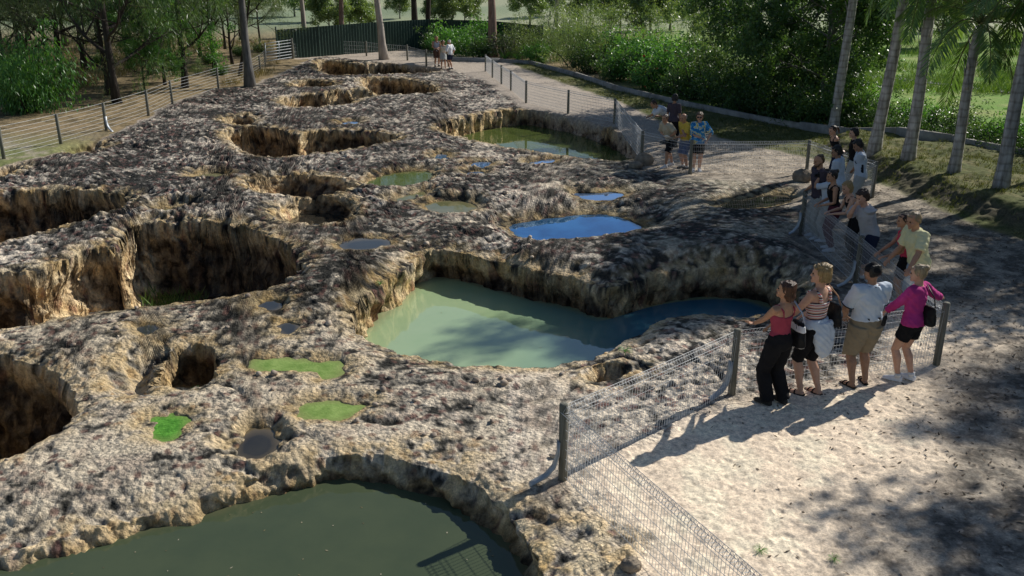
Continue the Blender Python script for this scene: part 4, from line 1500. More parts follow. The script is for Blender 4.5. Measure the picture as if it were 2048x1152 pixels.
    for Hp, Kn, An, ft, s in legs:
        fy = math.radians(ft[2])
        fd = np.array([math.sin(-fy), math.cos(fy), 0])
        sd = np.array([fd[1], -fd[0], 0])
        A0 = An - [0, 0, .047 * h]
        b = MB()
        b.tube([A0 - fd * .038 * h + [0, 0, .009 * h], A0 - fd * .01 * h + [0, 0, .008 * h], A0 + fd * .06 * h + [0, 0, .007 * h], A0 + fd * .118 * h + [0, 0, .007 * h]],
               [(.022 * h, .008 * h), (.026 * h, .008 * h), (.031 * h, .008 * h), (.022 * h, .007 * h)], 12, ref=sd)
        if sh[0] == 'sandal':
            for q, zz in ((.035, .028), (.075, .022)):
                b.tube([A0 + fd * q * h - sd * .028 * h + [0, 0, .008 * h], A0 + fd * q * h - sd * .018 * h + [0, 0, zz * h + .008], A0 + fd * q * h + [0, 0, zz * h + .014], A0 + fd * q * h + sd * .018 * h + [0, 0, zz * h + .008], A0 + fd * q * h + sd * .028 * h + [0, 0, .008 * h]], [(.012, .012)] * 5, 8)
        else:
            b.tube([A0 - fd * .036 * h + [0, 0, .02 * h], A0 + [0, 0, .027 * h], A0 + fd * .055 * h + [0, 0, .021 * h], A0 + fd * .11 * h + [0, 0, .013 * h]],
                   [(.021 * h, .022 * h), (.025 * h, .028 * h), (.029 * h, .019 * h), (.022 * h, .011 * h)], 12, ref=sd)
        pend(b, 'shoe', sh[1], root, .009, 1)
        if sh[0] == 'sneaker':
            MB().tube([An - [0, 0, .012 * h], An + [0, 0, .022 * h]], [.029 * h, .026 * h], 14).build('sock', cloth('sock_white', (.62, .62, .62)), root)
    return dict(root=root, R2=R2, base=base, U=U, Hd=Hd, h=h, arms=arms, hh=hh)


def topfence(i, j, t, dz=.0, back=0.0):
    a, b = FP[i], FP[j]
    p = a + (b - a) * t + np.array([0, 0, .955 + dz])
    d = unit((b - a) * [1, 1, 0])
    return ('w', p + np.array([-d[1], d[0], 0]) * back)


def W_(p, loc):
    return p['base'] + p['R2'] @ np.asarray(loc, float)


BLK = cloth('black', (.008, .008, .010))
NAVY = cloth('navy', (.015, .022, .05))
KHAKI = cloth('khaki', (.23, .19, .13))
WHITE = cloth('white', (.70, .71, .73))
PWHITE = cloth('pale_blue_white', (.50, .56, .64))
CREAM = cloth('cream_yellow', (.62, .60, .36))
GREYT = cloth('grey_marl', (.33, .34, .37))
JEAN = cloth('pale_jeans', (.30, .37, .44))
DENIM = cloth('denim', (.07, .11, .22))
WINE = cloth('wine_red', (.30, .045, .075))
CORAL = cloth('coral_red', (.62, .055, .10))
MAGENTA = cloth('magenta', (.40, .035, .19))
PLUM = cloth('dark_plum', (.055, .045, .06))
BEIGE = cloth('beige', (.42, .37, .27))
YELL = cloth('mustard_yellow', (.60, .42, .07))
STRIPE = striped('striped_tank', [(.62, .58, .55), (.42, .10, .12), (.62, .58, .55), (.06, .04, .06), (.55, .30, .22)], 13)
BLKT = cloth('black_trim', (.012, .014, .02))
DARKSH = ('sandal', cloth('sandal_black', (.012, .011, .011)))
SNEAK = ('sneaker', cloth('sneaker_white', (.66, .67, .70)))
DSHOE = ('sneaker', cloth('shoe_dark', (.03, .028, .026)))

PEOPLE = {}


def add(key, **sp):
    PEOPLE[key] = person(sp)


add('trouser_woman', fy=806, head=(1577, 563), h=1.68, f=True, bulk=1.04, face=(-.55, .83), lean=-2, hyaw=22, hpitch=-6, skin='tan', hair=('long', 'auburn'),
    handL=('w', ground(1497, 654, .93)), hdirL=(-1, .25, .15), palmL=(0, 0, 1), elbowL=(-.1, -.3, -1), handR=('l', .12, .20, .56), elbowR=(.8, -.8, -.3),
    top=dict(mat=WINE, sleeve='strap', hem=.575, name='camisole'), bottom=dict(mat=BLK, len=1.0, loose=.018, flare=1.6, waist=.60), shoes=DSHOE,
    feet=[(-.05, .02, 5), (.075, -.03, -10)], label='woman in a wine red camisole and wide black trousers, one arm stretched over the fence')
add('striped_woman', fy=787, head=(1645, 530), h=1.70, f=True, bulk=1.12, face=(-.62, .78), hyaw=25, hpitch=0, skin='fair', hair=('curly', 'blonde'),
    handL=('l', -.10, .19, .58), elbowL=(-1, -.5, -.3), handR=('l', .10, .18, .55), elbowR=(.8, -.6, -.4),
    top=dict(mat=STRIPE, sleeve='strap', wide=True, hem=.565, name='tank_top'), bottom=dict(mat=BLK, len=.50, loose=.016, skirt=False, name='shorts'), apron=PWHITE,
    shoes=DARKSH, feet=[(-.06, .03, 15), (.05, -.05, -5)], label='woman with curly blonde hair in a striped tank top, pale jacket tied round her waist')
add('cap_man', fy=768, head=(1747, 527), h=1.76, bulk=1.22, face=(-.22, .97), hyaw=6, hpitch=4, skin='olive', hair=('crop', 'black'), cap=True,
    handL=topfence(2, 3, .50), elbowL=(-1, -.5, -.2), handR=('l', .115, .17, .545), elbowR=(.8, -.6, -.4),
    top=dict(mat=PWHITE, sleeve='short', hem=.565, collar=True, loose=.018, trims=[('cuff', .80, .006, 'cuff_stripe', BLKT), ('collarline', 'collar_stripe', BLKT)]),
    bottom=dict(mat=KHAKI, len=.52, loose=.036, name='shorts', wr=.008), belt=BLKT, shoes=DARKSH, feet=[(-.07, -.02, 12), (.07, .02, -15)],
    label='stout man from behind in a black cap, white polo shirt and khaki shorts')
add('magenta_woman', fy=757, head=(1838, 530), h=1.66, f=True, bulk=1.06, face=(-.62, .78), hyaw=12, hpitch=8, skin='fair', hair=('bun', 'sandy'),
    handR=('w', FP[3] + [0, 0, .985]), hdirR=(.8, .2, -.2), elbowR=(.2, -.6, -.8), handL=topfence(2, 3, .70), elbowL=(-1, -.6, -.2),
    top=dict(mat=MAGENTA, sleeve='long', hem=.515, loose=.020, wr=.009, name='jacket'), bottom=dict(mat=BLK, len=.26, loose=.014, name='shorts'), shoes=SNEAK,
    feet=[(-.06, .03, 18), (.05, -.03, -2)], label='woman in a magenta jacket and black shorts resting one hand on the end post')
add('cream_man', head=(1826, 426), h=1.80, bulk=1.12, face=(-.97, -.12), lean=16, hyaw=4, hpitch=18, skin='tan', hair=('short', 'sandy'),
    handL=topfence(3, 4, .40), elbowL=(-.5, -.5, -.7), handR=topfence(3, 4, .62), elbowR=(.5, -.5, -.7),
    top=dict(mat=CREAM, sleeve='short', hem=.50, collar=True, loose=.022, wr=.009), bottom=dict(mat=JEAN, len=1.0, loose=.012, name='jeans'), shoes=DSHOE,
    feet=[(-.06, .02, 8), (.07, -.05, -8)], label='sandy haired man in a cream polo shirt leaning both hands on the fence')
add('coral_woman', head=(1808, 427), h=1.64, f=True, face=(-.93, .28), lean=12, hyaw=6, hpitch=8, skin='tan', hair=('short', 'dark_brown'),
    handL=topfence(3, 4, .66), elbowL=(-.3, -.4, -.9), handR=topfence(3, 4, .74), elbowR=(.3, -.4, -.9),
    top=dict(mat=CORAL, sleeve='tank', hem=.53, name='sleeveless_top'), bottom=dict(mat=BLK, len=.36, loose=.012, name='shorts'), shoes=SNEAK,
    label='smiling woman in a coral red sleeveless top beside the man in the cream polo shirt')
add('grey_man', head=(1722, 381), h=1.80, bulk=1.04, face=(-.98, -.18), lean=20, hyaw=8, hpitch=22, skin='fair', hair=('mop', 'dark_brown'),
    handR=('head', .05, .62, .12), elbowR=(.5, .1, -1), palmR=(0, -1, 0), handL=topfence(4, 5, .34), elbowL=(-.4, -.2, -1),
    top=dict(mat=GREYT, sleeve='short', hem=.49, loose=.022, wr=.009, name='t_shirt'), bottom=dict(mat=NAVY, len=.55, loose=.024, name='shorts'), shoes=DSHOE,
    label='dark haired man in a grey t-shirt resting his hand against his mouth')
add('blonde_woman', head=(1692, 364), h=1.64, f=True, face=(-.96, .05), lean=24, hyaw=10, hpitch=22, skin='fair', hair=('long', 'blonde'),
    handL=topfence(4, 5, .46), elbowL=(-.4, -.2, -1), handR=topfence(4, 5, .52), elbowR=(.4, -.2, -1),
    top=dict(mat=BLK, sleeve='strap', hem=.53, name='tank_top'), bottom=dict(mat=BLK, len=.9, loose=.012), shoes=DSHOE,
    label='woman with long blonde hair in a black tank top leaning on the fence')
add('updo_woman', head=(1664, 341), h=1.66, f=True, face=(-.96, .12), lean=10, hyaw=0, hpitch=12, skin='tan', hair=('bun', 'black'),
    handL=topfence(4, 5, .66), elbowL=(-.4, -.4, -.8), handR=topfence(4, 5, .72), elbowR=(.4, -.4, -.8),
    top=dict(mat=BLK, sleeve='tank', hem=.52, name='tank_top'), bottom=dict(mat=cloth('burgundy', (.09, .02, .035)), len=.95, loose=.016), shoes=SNEAK,
    label='woman in profile with black hair pinned up and a black sleeveless top')
add('camera_man', fy=480, head=(1653, 338), h=1.74, face=(-.93, .30), lean=6, hyaw=6, hpitch=10, skin='tan', hair=('short', 'dark_brown'),
    handL=('head', -.14, .72, .36), elbowL=(-.4, .1, -1), handR=('head', .16, .72, .38), elbowR=(.5, .1, -1), palmL=(.6, -.5, .3), palmR=(-.6, -.5, .3),
    top=dict(mat=PWHITE, sleeve='short', hem=.50, name='t_shirt'), bottom=dict(mat=cloth('stone', (.42, .42, .40)), len=.98, loose=.02), shoes=SNEAK,
    label='person in a pale shirt holding a camera up to the eye')
add('plum_man', head=(1637, 310), h=1.80, bulk=1.15, face=(-.98, -.12), lean=8, hyaw=2, hpitch=14, skin='tan', hair=('crop', 'brown'), beard='brown',
    handL=('w', FP[5] + [0, 0, .985]), elbowL=(-.5, -.3, -.8), handR=topfence(5, 6, .14), elbowR=(.5, -.4, -.6),
    top=dict(mat=PLUM, sleeve='short', hem=.49, loose=.024, wr=.009, name='t_shirt'), bottom=dict(mat=cloth('stone2', (.35, .35, .33)), len=.98, loose=.02), shoes=SNEAK,
    label='bearded man in a dark plum t-shirt with his hand on the fence post')
add('blue_shirt_man', head=(1672, 292), h=1.76, face=(-.85, .5), lean=8, hyaw=10, hpitch=16, skin='olive', hair=('mop', 'black'),
    handL=topfence(5, 6, .34), elbowL=(-.6, -.4, -.6), handR=topfence(5, 6, .46), elbowR=(.6, -.4, -.6),
    top=dict(mat=PWHITE, sleeve='short', hem=.50, collar=True, loose=.02, wr=.009), bottom=dict(mat=cloth('stone', (.42, .42, .40)), len=.98, loose=.02), shoes=DSHOE,
    label='black haired man in a plain pale blue shirt seen from behind')
add('panel_man', head=(1712, 281), h=1.76, face=(-.88, .25), lean=8, hyaw=8, hpitch=30, skin='olive', hair=('mop', 'black'),
    handL=topfence(5, 6, .62), elbowL=(-.5, -.4, -.7), handR=topfence(5, 6, .74), elbowR=(.5, -.4, -.7),
    top=dict(mat=PWHITE, sleeve='short', hem=.47, loose=.024, trims=[('cuff', .62, .012, 'sleeve_band', BLKT), ('side', 'side_panel', BLKT)]),
    bottom=dict(mat=cloth('stone', (.42, .42, .40)), len=.98, loose=.02), shoes=SNEAK, label='man in a pale sports shirt with black side panel and sleeve bands')
add('ponytail_woman', head=(1664, 252), h=1.62, f=True, face=(-.95, -.1), lean=22, hyaw=6, hpitch=18, skin='fair', hair=('pony', 'dark_brown'),
    handL=topfence(6, 7, .62), elbowL=(-.5, -.2, -1), handR=topfence(6, 7, .50), elbowR=(.5, -.2, -1),
    top=dict(mat=BLK, sleeve='strap', hem=.53, name='tank_top'), bottom=dict(mat=NAVY, len=.95, loose=.012, name='jeans'), shoes=DSHOE,
    label='woman with a dark ponytail and black tank top, arms on the far fence')
add('black_shirt_youth', head=(1708, 256), h=1.72, face=(-.80, .25), lean=6, hyaw=10, hpitch=8, skin='fair', hair=('mop', 'black'),
    handL=topfence(6, 7, .28), elbowL=(-.6, -.4, -.6), handR=('l', .13, .06, .46),
    top=dict(mat=BLK, sleeve='short', hem=.49, name='t_shirt'), bottom=dict(mat=cloth('stone2', (.35, .35, .33)), len=.98, loose=.022), shoes=DSHOE,
    label='black haired youth in a black t-shirt standing by the first palm trunk')
# group at the second alcove
add('bending_man', head=(1303, 203), h=1.76, face=(-.97, -.15), lean=62, hyaw=0, hpitch=46, skin='tan', hair=('short', 'dark_brown'),
    handL=('w', ground(1288, 238, .75)), elbowL=(0, 0, -1), handR=('w', ground(1318, 232, .85)), elbowR=(.3, 0, -1), pel=-.05,
    top=dict(mat=PWHITE, sleeve='half', hem=.53, loose=.02, wr=.009), bottom=dict(mat=DENIM, len=1.0, loose=.014, name='jeans'), belt=BLKT, shoes=DSHOE,
    label='man in pale shirt and jeans bending far forward, one arm reaching down')
add('dark_person', head=(1350, 189), h=1.68, f=True, face=(.55, .83), hyaw=30, hpitch=10, skin='olive', hair=('bob', 'black'),
    top=dict(mat=PLUM, sleeve='short', hem=.50, name='blouse'), bottom=dict(mat=BLK, len=1.0, loose=.012), shoes=DSHOE,
    label='person with black hair in dark clothes, back turned, behind the beige shirt')
add('beige_man', fy=331, head=(1330, 229), h=1.74, bulk=1.1, face=(-.90, -.42), lean=26, hyaw=14, hpitch=6, skin='tan', hair=('short', 'dark_brown'),
    handL=topfence(8, 9, .42), elbowL=(-.6, -.2, -1), handR=topfence(8, 9, .56), elbowR=(.6, -.2, -1),
    top=dict(mat=BEIGE, sleeve='short', hem=.50, loose=.022, wr=.009), bottom=dict(mat=BLK, len=.46, loose=.024, name='shorts'), shoes=SNEAK,
    feet=[(-.05, .12, 5), (.09, -.12, -8)], label='man in a beige shirt resting his forearms on the fence next to the yellow shirt')
add('yellow_man', fy=337, head=(1366, 228), h=1.74, bulk=1.12, face=(-.88, -.46), lean=12, hyaw=4, hpitch=18, skin='tan', hair=('bald', 'grey'),
    handL=topfence(8, 9, .30), elbowL=(-.5, -.3, -1), handR=topfence(8, 9, .12), elbowR=(.6, -.4, -.8),
    top=dict(mat=YELL, sleeve='short', hem=.52, collar=True, loose=.02, wr=.009), bottom=dict(mat=DENIM, len=.48, loose=.02, name='shorts'), belt=BLKT, shoes=DSHOE,
    label='balding man in a mustard yellow shirt and denim shorts at the fence')
add('floral_woman', head=(1400, 225), h=1.66, f=True, bulk=1.16, face=(-.15, -.99), hyaw=-6, hpitch=6, skin='fair', hair=('mop', 'brown'), glasses=True,
    handR=('l', -.03, .12, .60), elbowR=(1, -.2, -.6), handL=('l', -.15, .08, .56), elbowL=(-1, -.4, -.6),
    top=dict(mat=floral('floral_shirt'), sleeve='half', hem=.45, loose=.026, flare=.03, wr=.008, name='blouse'), bottom=dict(mat=BLK, len=.40, loose=.02, name='shorts'), shoes=SNEAK,
    feet=[(-.05, .0, 10), (.05, .03, -10)], label='woman in sunglasses and a blue and yellow patterned shirt facing the camera')
# far trio
add('far_tank_man', head=(873, 73), h=1.76, face=(.35, -.93), hyaw=10, hpitch=10, skin='tan', hair=('short', 'sandy'), voxel=.014,
    handL=('l', -.02, .13, .62), elbowL=(-1, -.4, -.6), handR=('l', .04, .14, .60), elbowR=(1, -.4, -.6),
    top=dict(mat=cloth('grey_blue', (.30, .34, .42)), sleeve='tank', hem=.50, name='tank_top'), bottom=dict(mat=cloth('brown', (.09, .05, .035)), len=.46, loose=.02, name='shorts'), shoes=DSHOE,
    label='man in a grey tank top and brown shorts, left of the far trio')
add('far_skirt_woman', head=(886, 79), h=1.62, f=True, face=(.1, -1), hyaw=20, hpitch=10, skin='tan', hair=('bob', 'brown'), voxel=.014,
    handL=('l', -.03, .13, .60), elbowL=(-1, -.4, -.6),
    top=dict(mat=cloth('off_white', (.52, .50, .42)), sleeve='tank', hem=.50, name='tank_top'), bottom=dict(mat=cloth('pale_grey', (.42, .43, .42)), len=.40, loose=.02, skirt=True, name='skirt'), shoes=DARKSH,
    label='woman in a pale top and short pale skirt, middle of the far trio')
add('far_white_man', head=(898, 80), h=1.66, bulk=1.15, face=(-.75, .45), lean=6, hyaw=10, hpitch=4, skin='tan', hair=('short', 'white'), voxel=.014,
    handL=('l', -.10, .12, .58), elbowL=(-1, -.4, -.6), handR=('l', .02, -.09, .55), elbowR=(1, -.6, -.2),
    top=dict(mat=WHITE, sleeve='half', hem=.50, loose=.022), bottom=dict(mat=NAVY, len=.34, loose=.022, name='shorts'), shoes=DSHOE,
    label='white haired person in a white shirt and navy shorts, right of the far trio')


# ---- things that people carry
def shoulder_bag(pk, side, cy, cz, size, mat, label, strapmat=None, panel=None, cx=.17, over=None):
    p = PEOPLE[pk]
    h = p['h']
    c = np.array([side * cx * h, cy * h, cz * h])
    loc = W_(p, c)
    root = empty('handbag', loc, p['root'].rotation_euler.z)
    tag(root, label, 'bag')
    b = MB()
    x, y, z = size
    pts = [[0, 0, -z], [0, 0, -z * .86], [0, 0, 0], [0, 0, z * .85], [0, 0, z]]
    b.tube(pts, [(x * .85, y * .9), (x, y * 1.15), (x * .97, y), (x * .86, y * .55), (x * .8, y * .35)], 20, ref=np.array([0, 1, 0]) if False else np.array([1, 0, 0]))
    b.v = [v * np.array([1, 1, 1]) for v in b.v]
    # wide side lies along the body's side
    ca, sa = math.cos(math.radians(68)), math.sin(math.radians(68))
    b.v = [v @ np.array([[ca, sa, 0], [-sa, ca, 0], [0, 0, 1]]) for v in b.v]
    o = pend(b, 'bag_body', mat, root, .010, 2, .007, 12)
    sh = p['U']([side * .075 * h, -.005 * h, .842 * h]) if over is None else p['U'](np.array(over) * h)
    sb = MB()
    for k in (-1, 1):
        q0 = c + np.array([0, k * x * .6, z * .9])
        mid = sh * .5 + q0 * .5 + np.array([side * .02, k * .045, 0])
        w0 = [q0, mid, sh + np.array([0, k * .025, .012])]
        sb.tube([np.asarray(q) - c for q in w0], [(.013, .006)] * 3, 8)
    sb.build('strap', strapmat or mat, root)
    if panel:
        for rr_ in (([[0, 0, -z * .98], [0, 0, -z * .85]], [(x * .9, y), (x * 1.06, y * 1.22)]), ([[0, 0, z * .35], [0, 0, z * .85]], [(x * 1.0, y * .93), (x * .91, y * .64)])):
            pb = MB().tube(rr_[0], rr_[1], 20)
            pb.v = [v @ np.array([[ca, sa, 0], [-sa, ca, 0], [0, 0, 1]]) for v in pb.v]
            pend(pb, 'white_panel', panel, root, .010, 1)
    return root


LEATH = cloth('bag_black', (.010, .010, .011), rough=.45)
LEATHW = cloth('bag_white', (.62, .63, .65), rough=.4)
shoulder_bag('trouser_woman', 1, -.035, .565, (.17, .075, .165), LEATH, 'black and white bag hanging from the shoulder of the woman in black trousers', cloth('strap_pale', (.32, .36, .45)), LEATHW, cx=.155)
shoulder_bag('striped_woman', 1, -.045, .62, (.155, .065, .15), LEATH, 'plain black handbag hanging behind the striped tank top', cloth('strap_tan', (.30, .17, .10)), cx=.14)
shoulder_bag('magenta_woman', 1, -.085, .60, (.165, .06, .13), LEATH, 'black bag slung across the back of the magenta jacket', cx=.04, over=(.05, -.03, .835))

# phone pouch on the belt
p = PEOPLE['cap_man']
loc = W_(p, p['U']([.085 * 1.76, -.092 * 1.76, .575 * 1.76]))
pb = MB()
pb.tube([[0, 0, -.075], [0, 0, -.06], [0, 0, .05], [0, 0, .07]], [(.022, .015), (.03, .02), (.03, .02), (.022, .014)], 12)
pb.tube([[.012, 0, .06], [.012, 0, .12]], .007, 6)
o = pb.build('phone_pouch', LEATH)
o.location = loc
o.rotation_euler = (0, .15, p['root'].rotation_euler.z)
tag(o, 'small black phone pouch on the belt of the man in khaki shorts', 'pouch')

# camera held to the eye
p = PEOPLE['camera_man']
loc = W_(p, p['Hd']([0, .78, .48]))
root = empty('photo_camera', loc, p['root'].rotation_euler.z)
tag(root, 'small black camera held to the face by the person in the pale shirt', 'camera')
cb = MB().box((0, 0, 0), (.14, .05, .085))
cb.box((0, 0, .052), (.05, .045, .03))
pend(cb, 'camera_body', LEATH, root, .006, 1)
MB().tube([[0, .02, -.004], [0, .06, -.004], [0, .085, -.004]], [.034, .034, .036], 16).build('lens', cloth('lens_black', (.01, .01, .012), rough=.3), root)
# folded paper in the beige man's hands
p = PEOPLE['beige_man']
a = p['arms'][0][2]
o = MB().box((0, 0, 0), (.16, .22, .006)).build('leaflet', cloth('paper_white', (.70, .70, .68)), None, smooth=False)
o.location = W_(p, a + np.array([.0, .10, -.02]))
o.rotation_euler = (.5, .3, 2.2)
tag(o, 'white folded leaflet in the hands of the man in the beige shirt', 'leaflet')
flush_pending()
# ================================================================== TREES, SHRUBS, PALMS, GRASS
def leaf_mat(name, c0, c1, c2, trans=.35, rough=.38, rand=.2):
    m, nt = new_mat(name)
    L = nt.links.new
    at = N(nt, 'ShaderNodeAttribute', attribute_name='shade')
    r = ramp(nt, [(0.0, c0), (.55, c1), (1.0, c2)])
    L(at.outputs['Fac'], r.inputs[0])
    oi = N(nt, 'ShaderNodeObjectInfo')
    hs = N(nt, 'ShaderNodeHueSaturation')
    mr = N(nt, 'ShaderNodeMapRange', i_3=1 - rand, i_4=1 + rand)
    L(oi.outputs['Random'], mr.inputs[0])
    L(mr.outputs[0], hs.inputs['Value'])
    L(r.outputs[0], hs.inputs['Color'])
    b = N(nt, 'ShaderNodeBsdfPrincipled')
    b.inputs['Roughness'].default_value = rough
    b.inputs['Specular IOR Level'].default_value = .5
    L(hs.outputs[0], b.inputs['Base Color'])
    t = N(nt, 'ShaderNodeBsdfTranslucent')
    mx0 = mixc(nt, hs.outputs[0], (1.0, 1.0, .35), 1.0, 'MULTIPLY')
    L(mx0, t.inputs[0])
    mx = N(nt, 'ShaderNodeMixShader', i_0=trans)
    L(b.outputs[0], mx.inputs[1])
    L(t.outputs[0], mx.inputs[2])
    o = N(nt, 'ShaderNodeOutputMaterial')
    L(mx.outputs[0], o.inputs[0])
    return m


LM_DARK = leaf_mat('leaf_dark_green', (0.033, 0.077, 0.030), (0.075, 0.156, 0.051), (0.164, 0.267, 0.081), .4)
LM_GUM = leaf_mat('leaf_olive_gum', (0.070, 0.116, 0.059), (0.147, 0.209, 0.106), (0.296, 0.358, 0.202), .42)
LM_BRIGHT = leaf_mat('leaf_bright_green', (0.048, 0.152, 0.039), (0.110, 0.289, 0.068), (0.234, 0.454, 0.123), .42)
LM_SAGE = leaf_mat('leaf_pale_sage', (0.072, 0.111, 0.058), (0.143, 0.195, 0.104), (0.286, 0.338, 0.208))
LM_PALM = leaf_mat('leaf_palm', (0.065, 0.139, 0.049), (0.146, 0.253, 0.090), (0.325, 0.439, 0.179), .45)
LM_FEATH = leaf_mat('leaf_feathery', (0.097, 0.166, 0.067), (0.196, 0.284, 0.120), (0.360, 0.450, 0.210), .42)
LM_DRY = leaf_mat('grass_dry', (.12, .09, .045), (.24, .19, .09), (.36, .29, .15), .3)
LM_GRASS = leaf_mat('grass_green', (.05, .10, .02), (.10, .19, .04), (.20, .28, .08), .3)
BK_DARK = mat_noise('bark_dark', (.025, .021, .018), (.075, .062, .052), 7, .95, .8, stretch=(2, 2, .4), dist=.04)
BK_GREY = mat_noise('bark_grey', (.10, .095, .09), (.21, .20, .19), 5, .9, .5, stretch=(2, 2, .4), dist=.03)
BK_PALE = mat_noise('bark_pale_gum', (.26, .22, .19), (.50, .45, .40), 2.2, .85, .3, stretch=(1.5, 1.5, .5), dist=.02)
BK_PINK = mat_noise('bark_pinkish', (.16, .10, .08), (.30, .21, .17), 4, .9, .4, stretch=(2, 2, .4), dist=.02)


def palm_bark():
    m, nt = new_mat('bark_ringed_palm')
    L = nt.links.new
    b, o = principled(nt, .9, .15)
    tc = N(nt, 'ShaderNodeTexCoord')
    n = N(nt, 'ShaderNodeTexNoise', i_Scale=4.0, i_Detail=5.0)
    mp = N(nt, 'ShaderNodeMapping')
    mp.inputs['Scale'].default_value = (2.5, 2.5, .5)
    L(tc.outputs['Object'], mp.inputs[0])
    L(mp.outputs[0], n.inputs['Vector'])
    w = N(nt, 'ShaderNodeTexWave', wave_type='BANDS', bands_direction='Z', i_Scale=1.5, i_Distortion=3.0, i_Detail=3.0, i_Detail_Scale=2.0)
    L(tc.outputs['Object'], w.inputs['Vector'])
    r = ramp(nt, [(.3, (.17, .155, .14)), (.5, (.36, .345, .33)), (.7, (.56, .54, .52))])
    L(n.outputs[0], r.inputs[0])
    rr = ramp(nt, [(.0, (.55, .53, .5)), (.3, (1, 1, 1))])
    L(w.outputs[0], rr.inputs[0])
    c = mixc(nt, r.outputs[0], rr.outputs[0], .6, 'MULTIPLY')
    L(c, b.inputs['Base Color'])
    bp = N(nt, 'ShaderNodeBump', i_Strength=.35, i_Distance=.02)
    L(w.outputs[0], bp.inputs['Height'])
    L(bp.outputs[0], b.inputs['Normal'])
    return m


BK_PALM = palm_bark()


def leaves_mesh(name, C, D, Nn, ln, wd, shade, mat, parent):
    """C centres, D long axis, Nn rough normal, arrays; one rhombus per leaf, slightly folded"""
    D = D / (np.linalg.norm(D, axis=1)[:, None] + 1e-9)
    S = np.cross(D, Nn)
    S /= np.linalg.norm(S, axis=1)[:, None] + 1e-9
    n = len(C)
    ln = np.broadcast_to(ln, n)[:, None]
    wd = np.broadcast_to(wd, n)[:, None]
    V = np.stack([C - D * ln * .5, C + S * wd * .5 - D * ln * .05, C + D * ln * .5, C - S * wd * .5 - D * ln * .05], 1).reshape(-1, 3)
    F = np.arange(n * 4, dtype=np.int32).reshape(-1, 4)
    o = mesh_np(name, V, F, mat, parent, smooth=False)
    set_attr(o, 'shade', np.repeat(np.clip(shade, 0, 1), 4), 'FLOAT')
    return o


def rand_dirs(rng, n):
    v = rng.normal(size=(n, 3))
    return v / np.linalg.norm(v, axis=1)[:, None]


def crown_from_tips(rng, tips, per, spread, ln, wd, droop, mat, name, parent, squash=.75):
    """leaf clumps around branch tips; leaves higher and farther out are lighter"""
    tips = np.asarray(tips)
    k = len(tips)
    spr = spread * rng.uniform(.6, 1.35, k)
    cnt = np.maximum(4, (per * rng.uniform(.45, 1.5, k))).astype(int)
    idx = np.repeat(np.arange(k), cnt)
    n = len(idx)
    dirs = rand_dirs(rng, n)
    rad = rng.uniform(0, 1, n) ** .45
    off = dirs * (rad * spr[idx])[:, None]
    off[:, 2] *= squash
    C = tips[idx] + off
    D = rand_dirs(rng, n) * (1 - droop) + np.array([0, 0, -1]) * droop + dirs * .35
    Nn = rand_dirs(rng, n) + np.array([0, 0, .8])
    base = rng.uniform(.25, .75, k)[idx]
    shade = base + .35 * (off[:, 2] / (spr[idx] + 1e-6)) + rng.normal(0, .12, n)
    L_ = ln * rng.uniform(.65, 1.3, n)
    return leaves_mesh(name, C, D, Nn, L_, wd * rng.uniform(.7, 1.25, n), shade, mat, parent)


def limb(mb, rng, p, d, length, r, depth, tips, up=.1, wob=.25, n_child=(3, 5), fall=.62, seg=5):
    pts, rad = [np.array(p, float)], [r]
    d = unit(d)
    for i in range(seg):
        d = unit(d + rng.normal(0, wob, 3) * .5 + np.array([0, 0, up]))
        pts.append(pts[-1] + d * length / seg)
        rad.append(r * (1 - .6 * (i + 1) / seg))
    mb.tube(pts, rad, 7 if depth else 5, cap=False)
    if depth == 0:
        tips.append(pts[-1])
        tips.append(pts[-2] + rng.normal(0, .1, 3))
        return
    for _ in range(rng.integers(*n_child)):
        k = rng.integers(2, seg + 1)
        dd = unit(d + rand_dirs(rng, 1)[0] * .95)
        limb(mb, rng, pts[k], dd, length * fall * rng.uniform(.8, 1.2), rad[k] * .75, depth - 1, tips, up, wob, n_child, fall, max(3, seg - 1))
    tips.append(pts[-1])


def make_tree(name, seed, height, trunk_r, first, bark, lmat, per, spread, ln, wd, droop, nlimb=9, limb_len=.33, lean=(0, 0), fork=None, depth=2, up=.06):
    rng = np.random.default_rng(seed)
    root = empty(name)
    mb = MB()
    n = 9
    zs = np.linspace(0, 1, n)
    wob = np.cumsum(rng.normal(0, .02, (n, 2)), 0) * height * .12
    pts = np.column_stack([lean[0] * zs * height + wob[:, 0], lean[1] * zs * height + wob[:, 1], zs * height * .86 - .25 * (zs == 0)])
    pts[0, :2] = 0
    rad = trunk_r * (1 - .72 * zs) * (1 + .45 * np.exp(-zs * 28))
    mb.tube(pts, rad, 12)
    tips = []
    for i in range(nlimb):
        t = first + (1 - first) * (i + .5) / nlimb
        q = np.array([np.interp(t, zs, pts[:, j]) for j in range(3)])
        a = i * 2.4 + rng.uniform(-.4, .4)
        d = np.array([math.cos(a), math.sin(a), rng.uniform(.1, .75)])
        limb(mb, rng, q, d, height * limb_len * (1.1 - .45 * t) * rng.uniform(.75, 1.2), trunk_r * (1 - .7 * t) * .55, depth, tips, up)
    tips.append(pts[-1])
    mb.build('trunk', bark, root)
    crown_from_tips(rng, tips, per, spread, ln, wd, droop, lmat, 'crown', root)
    return root


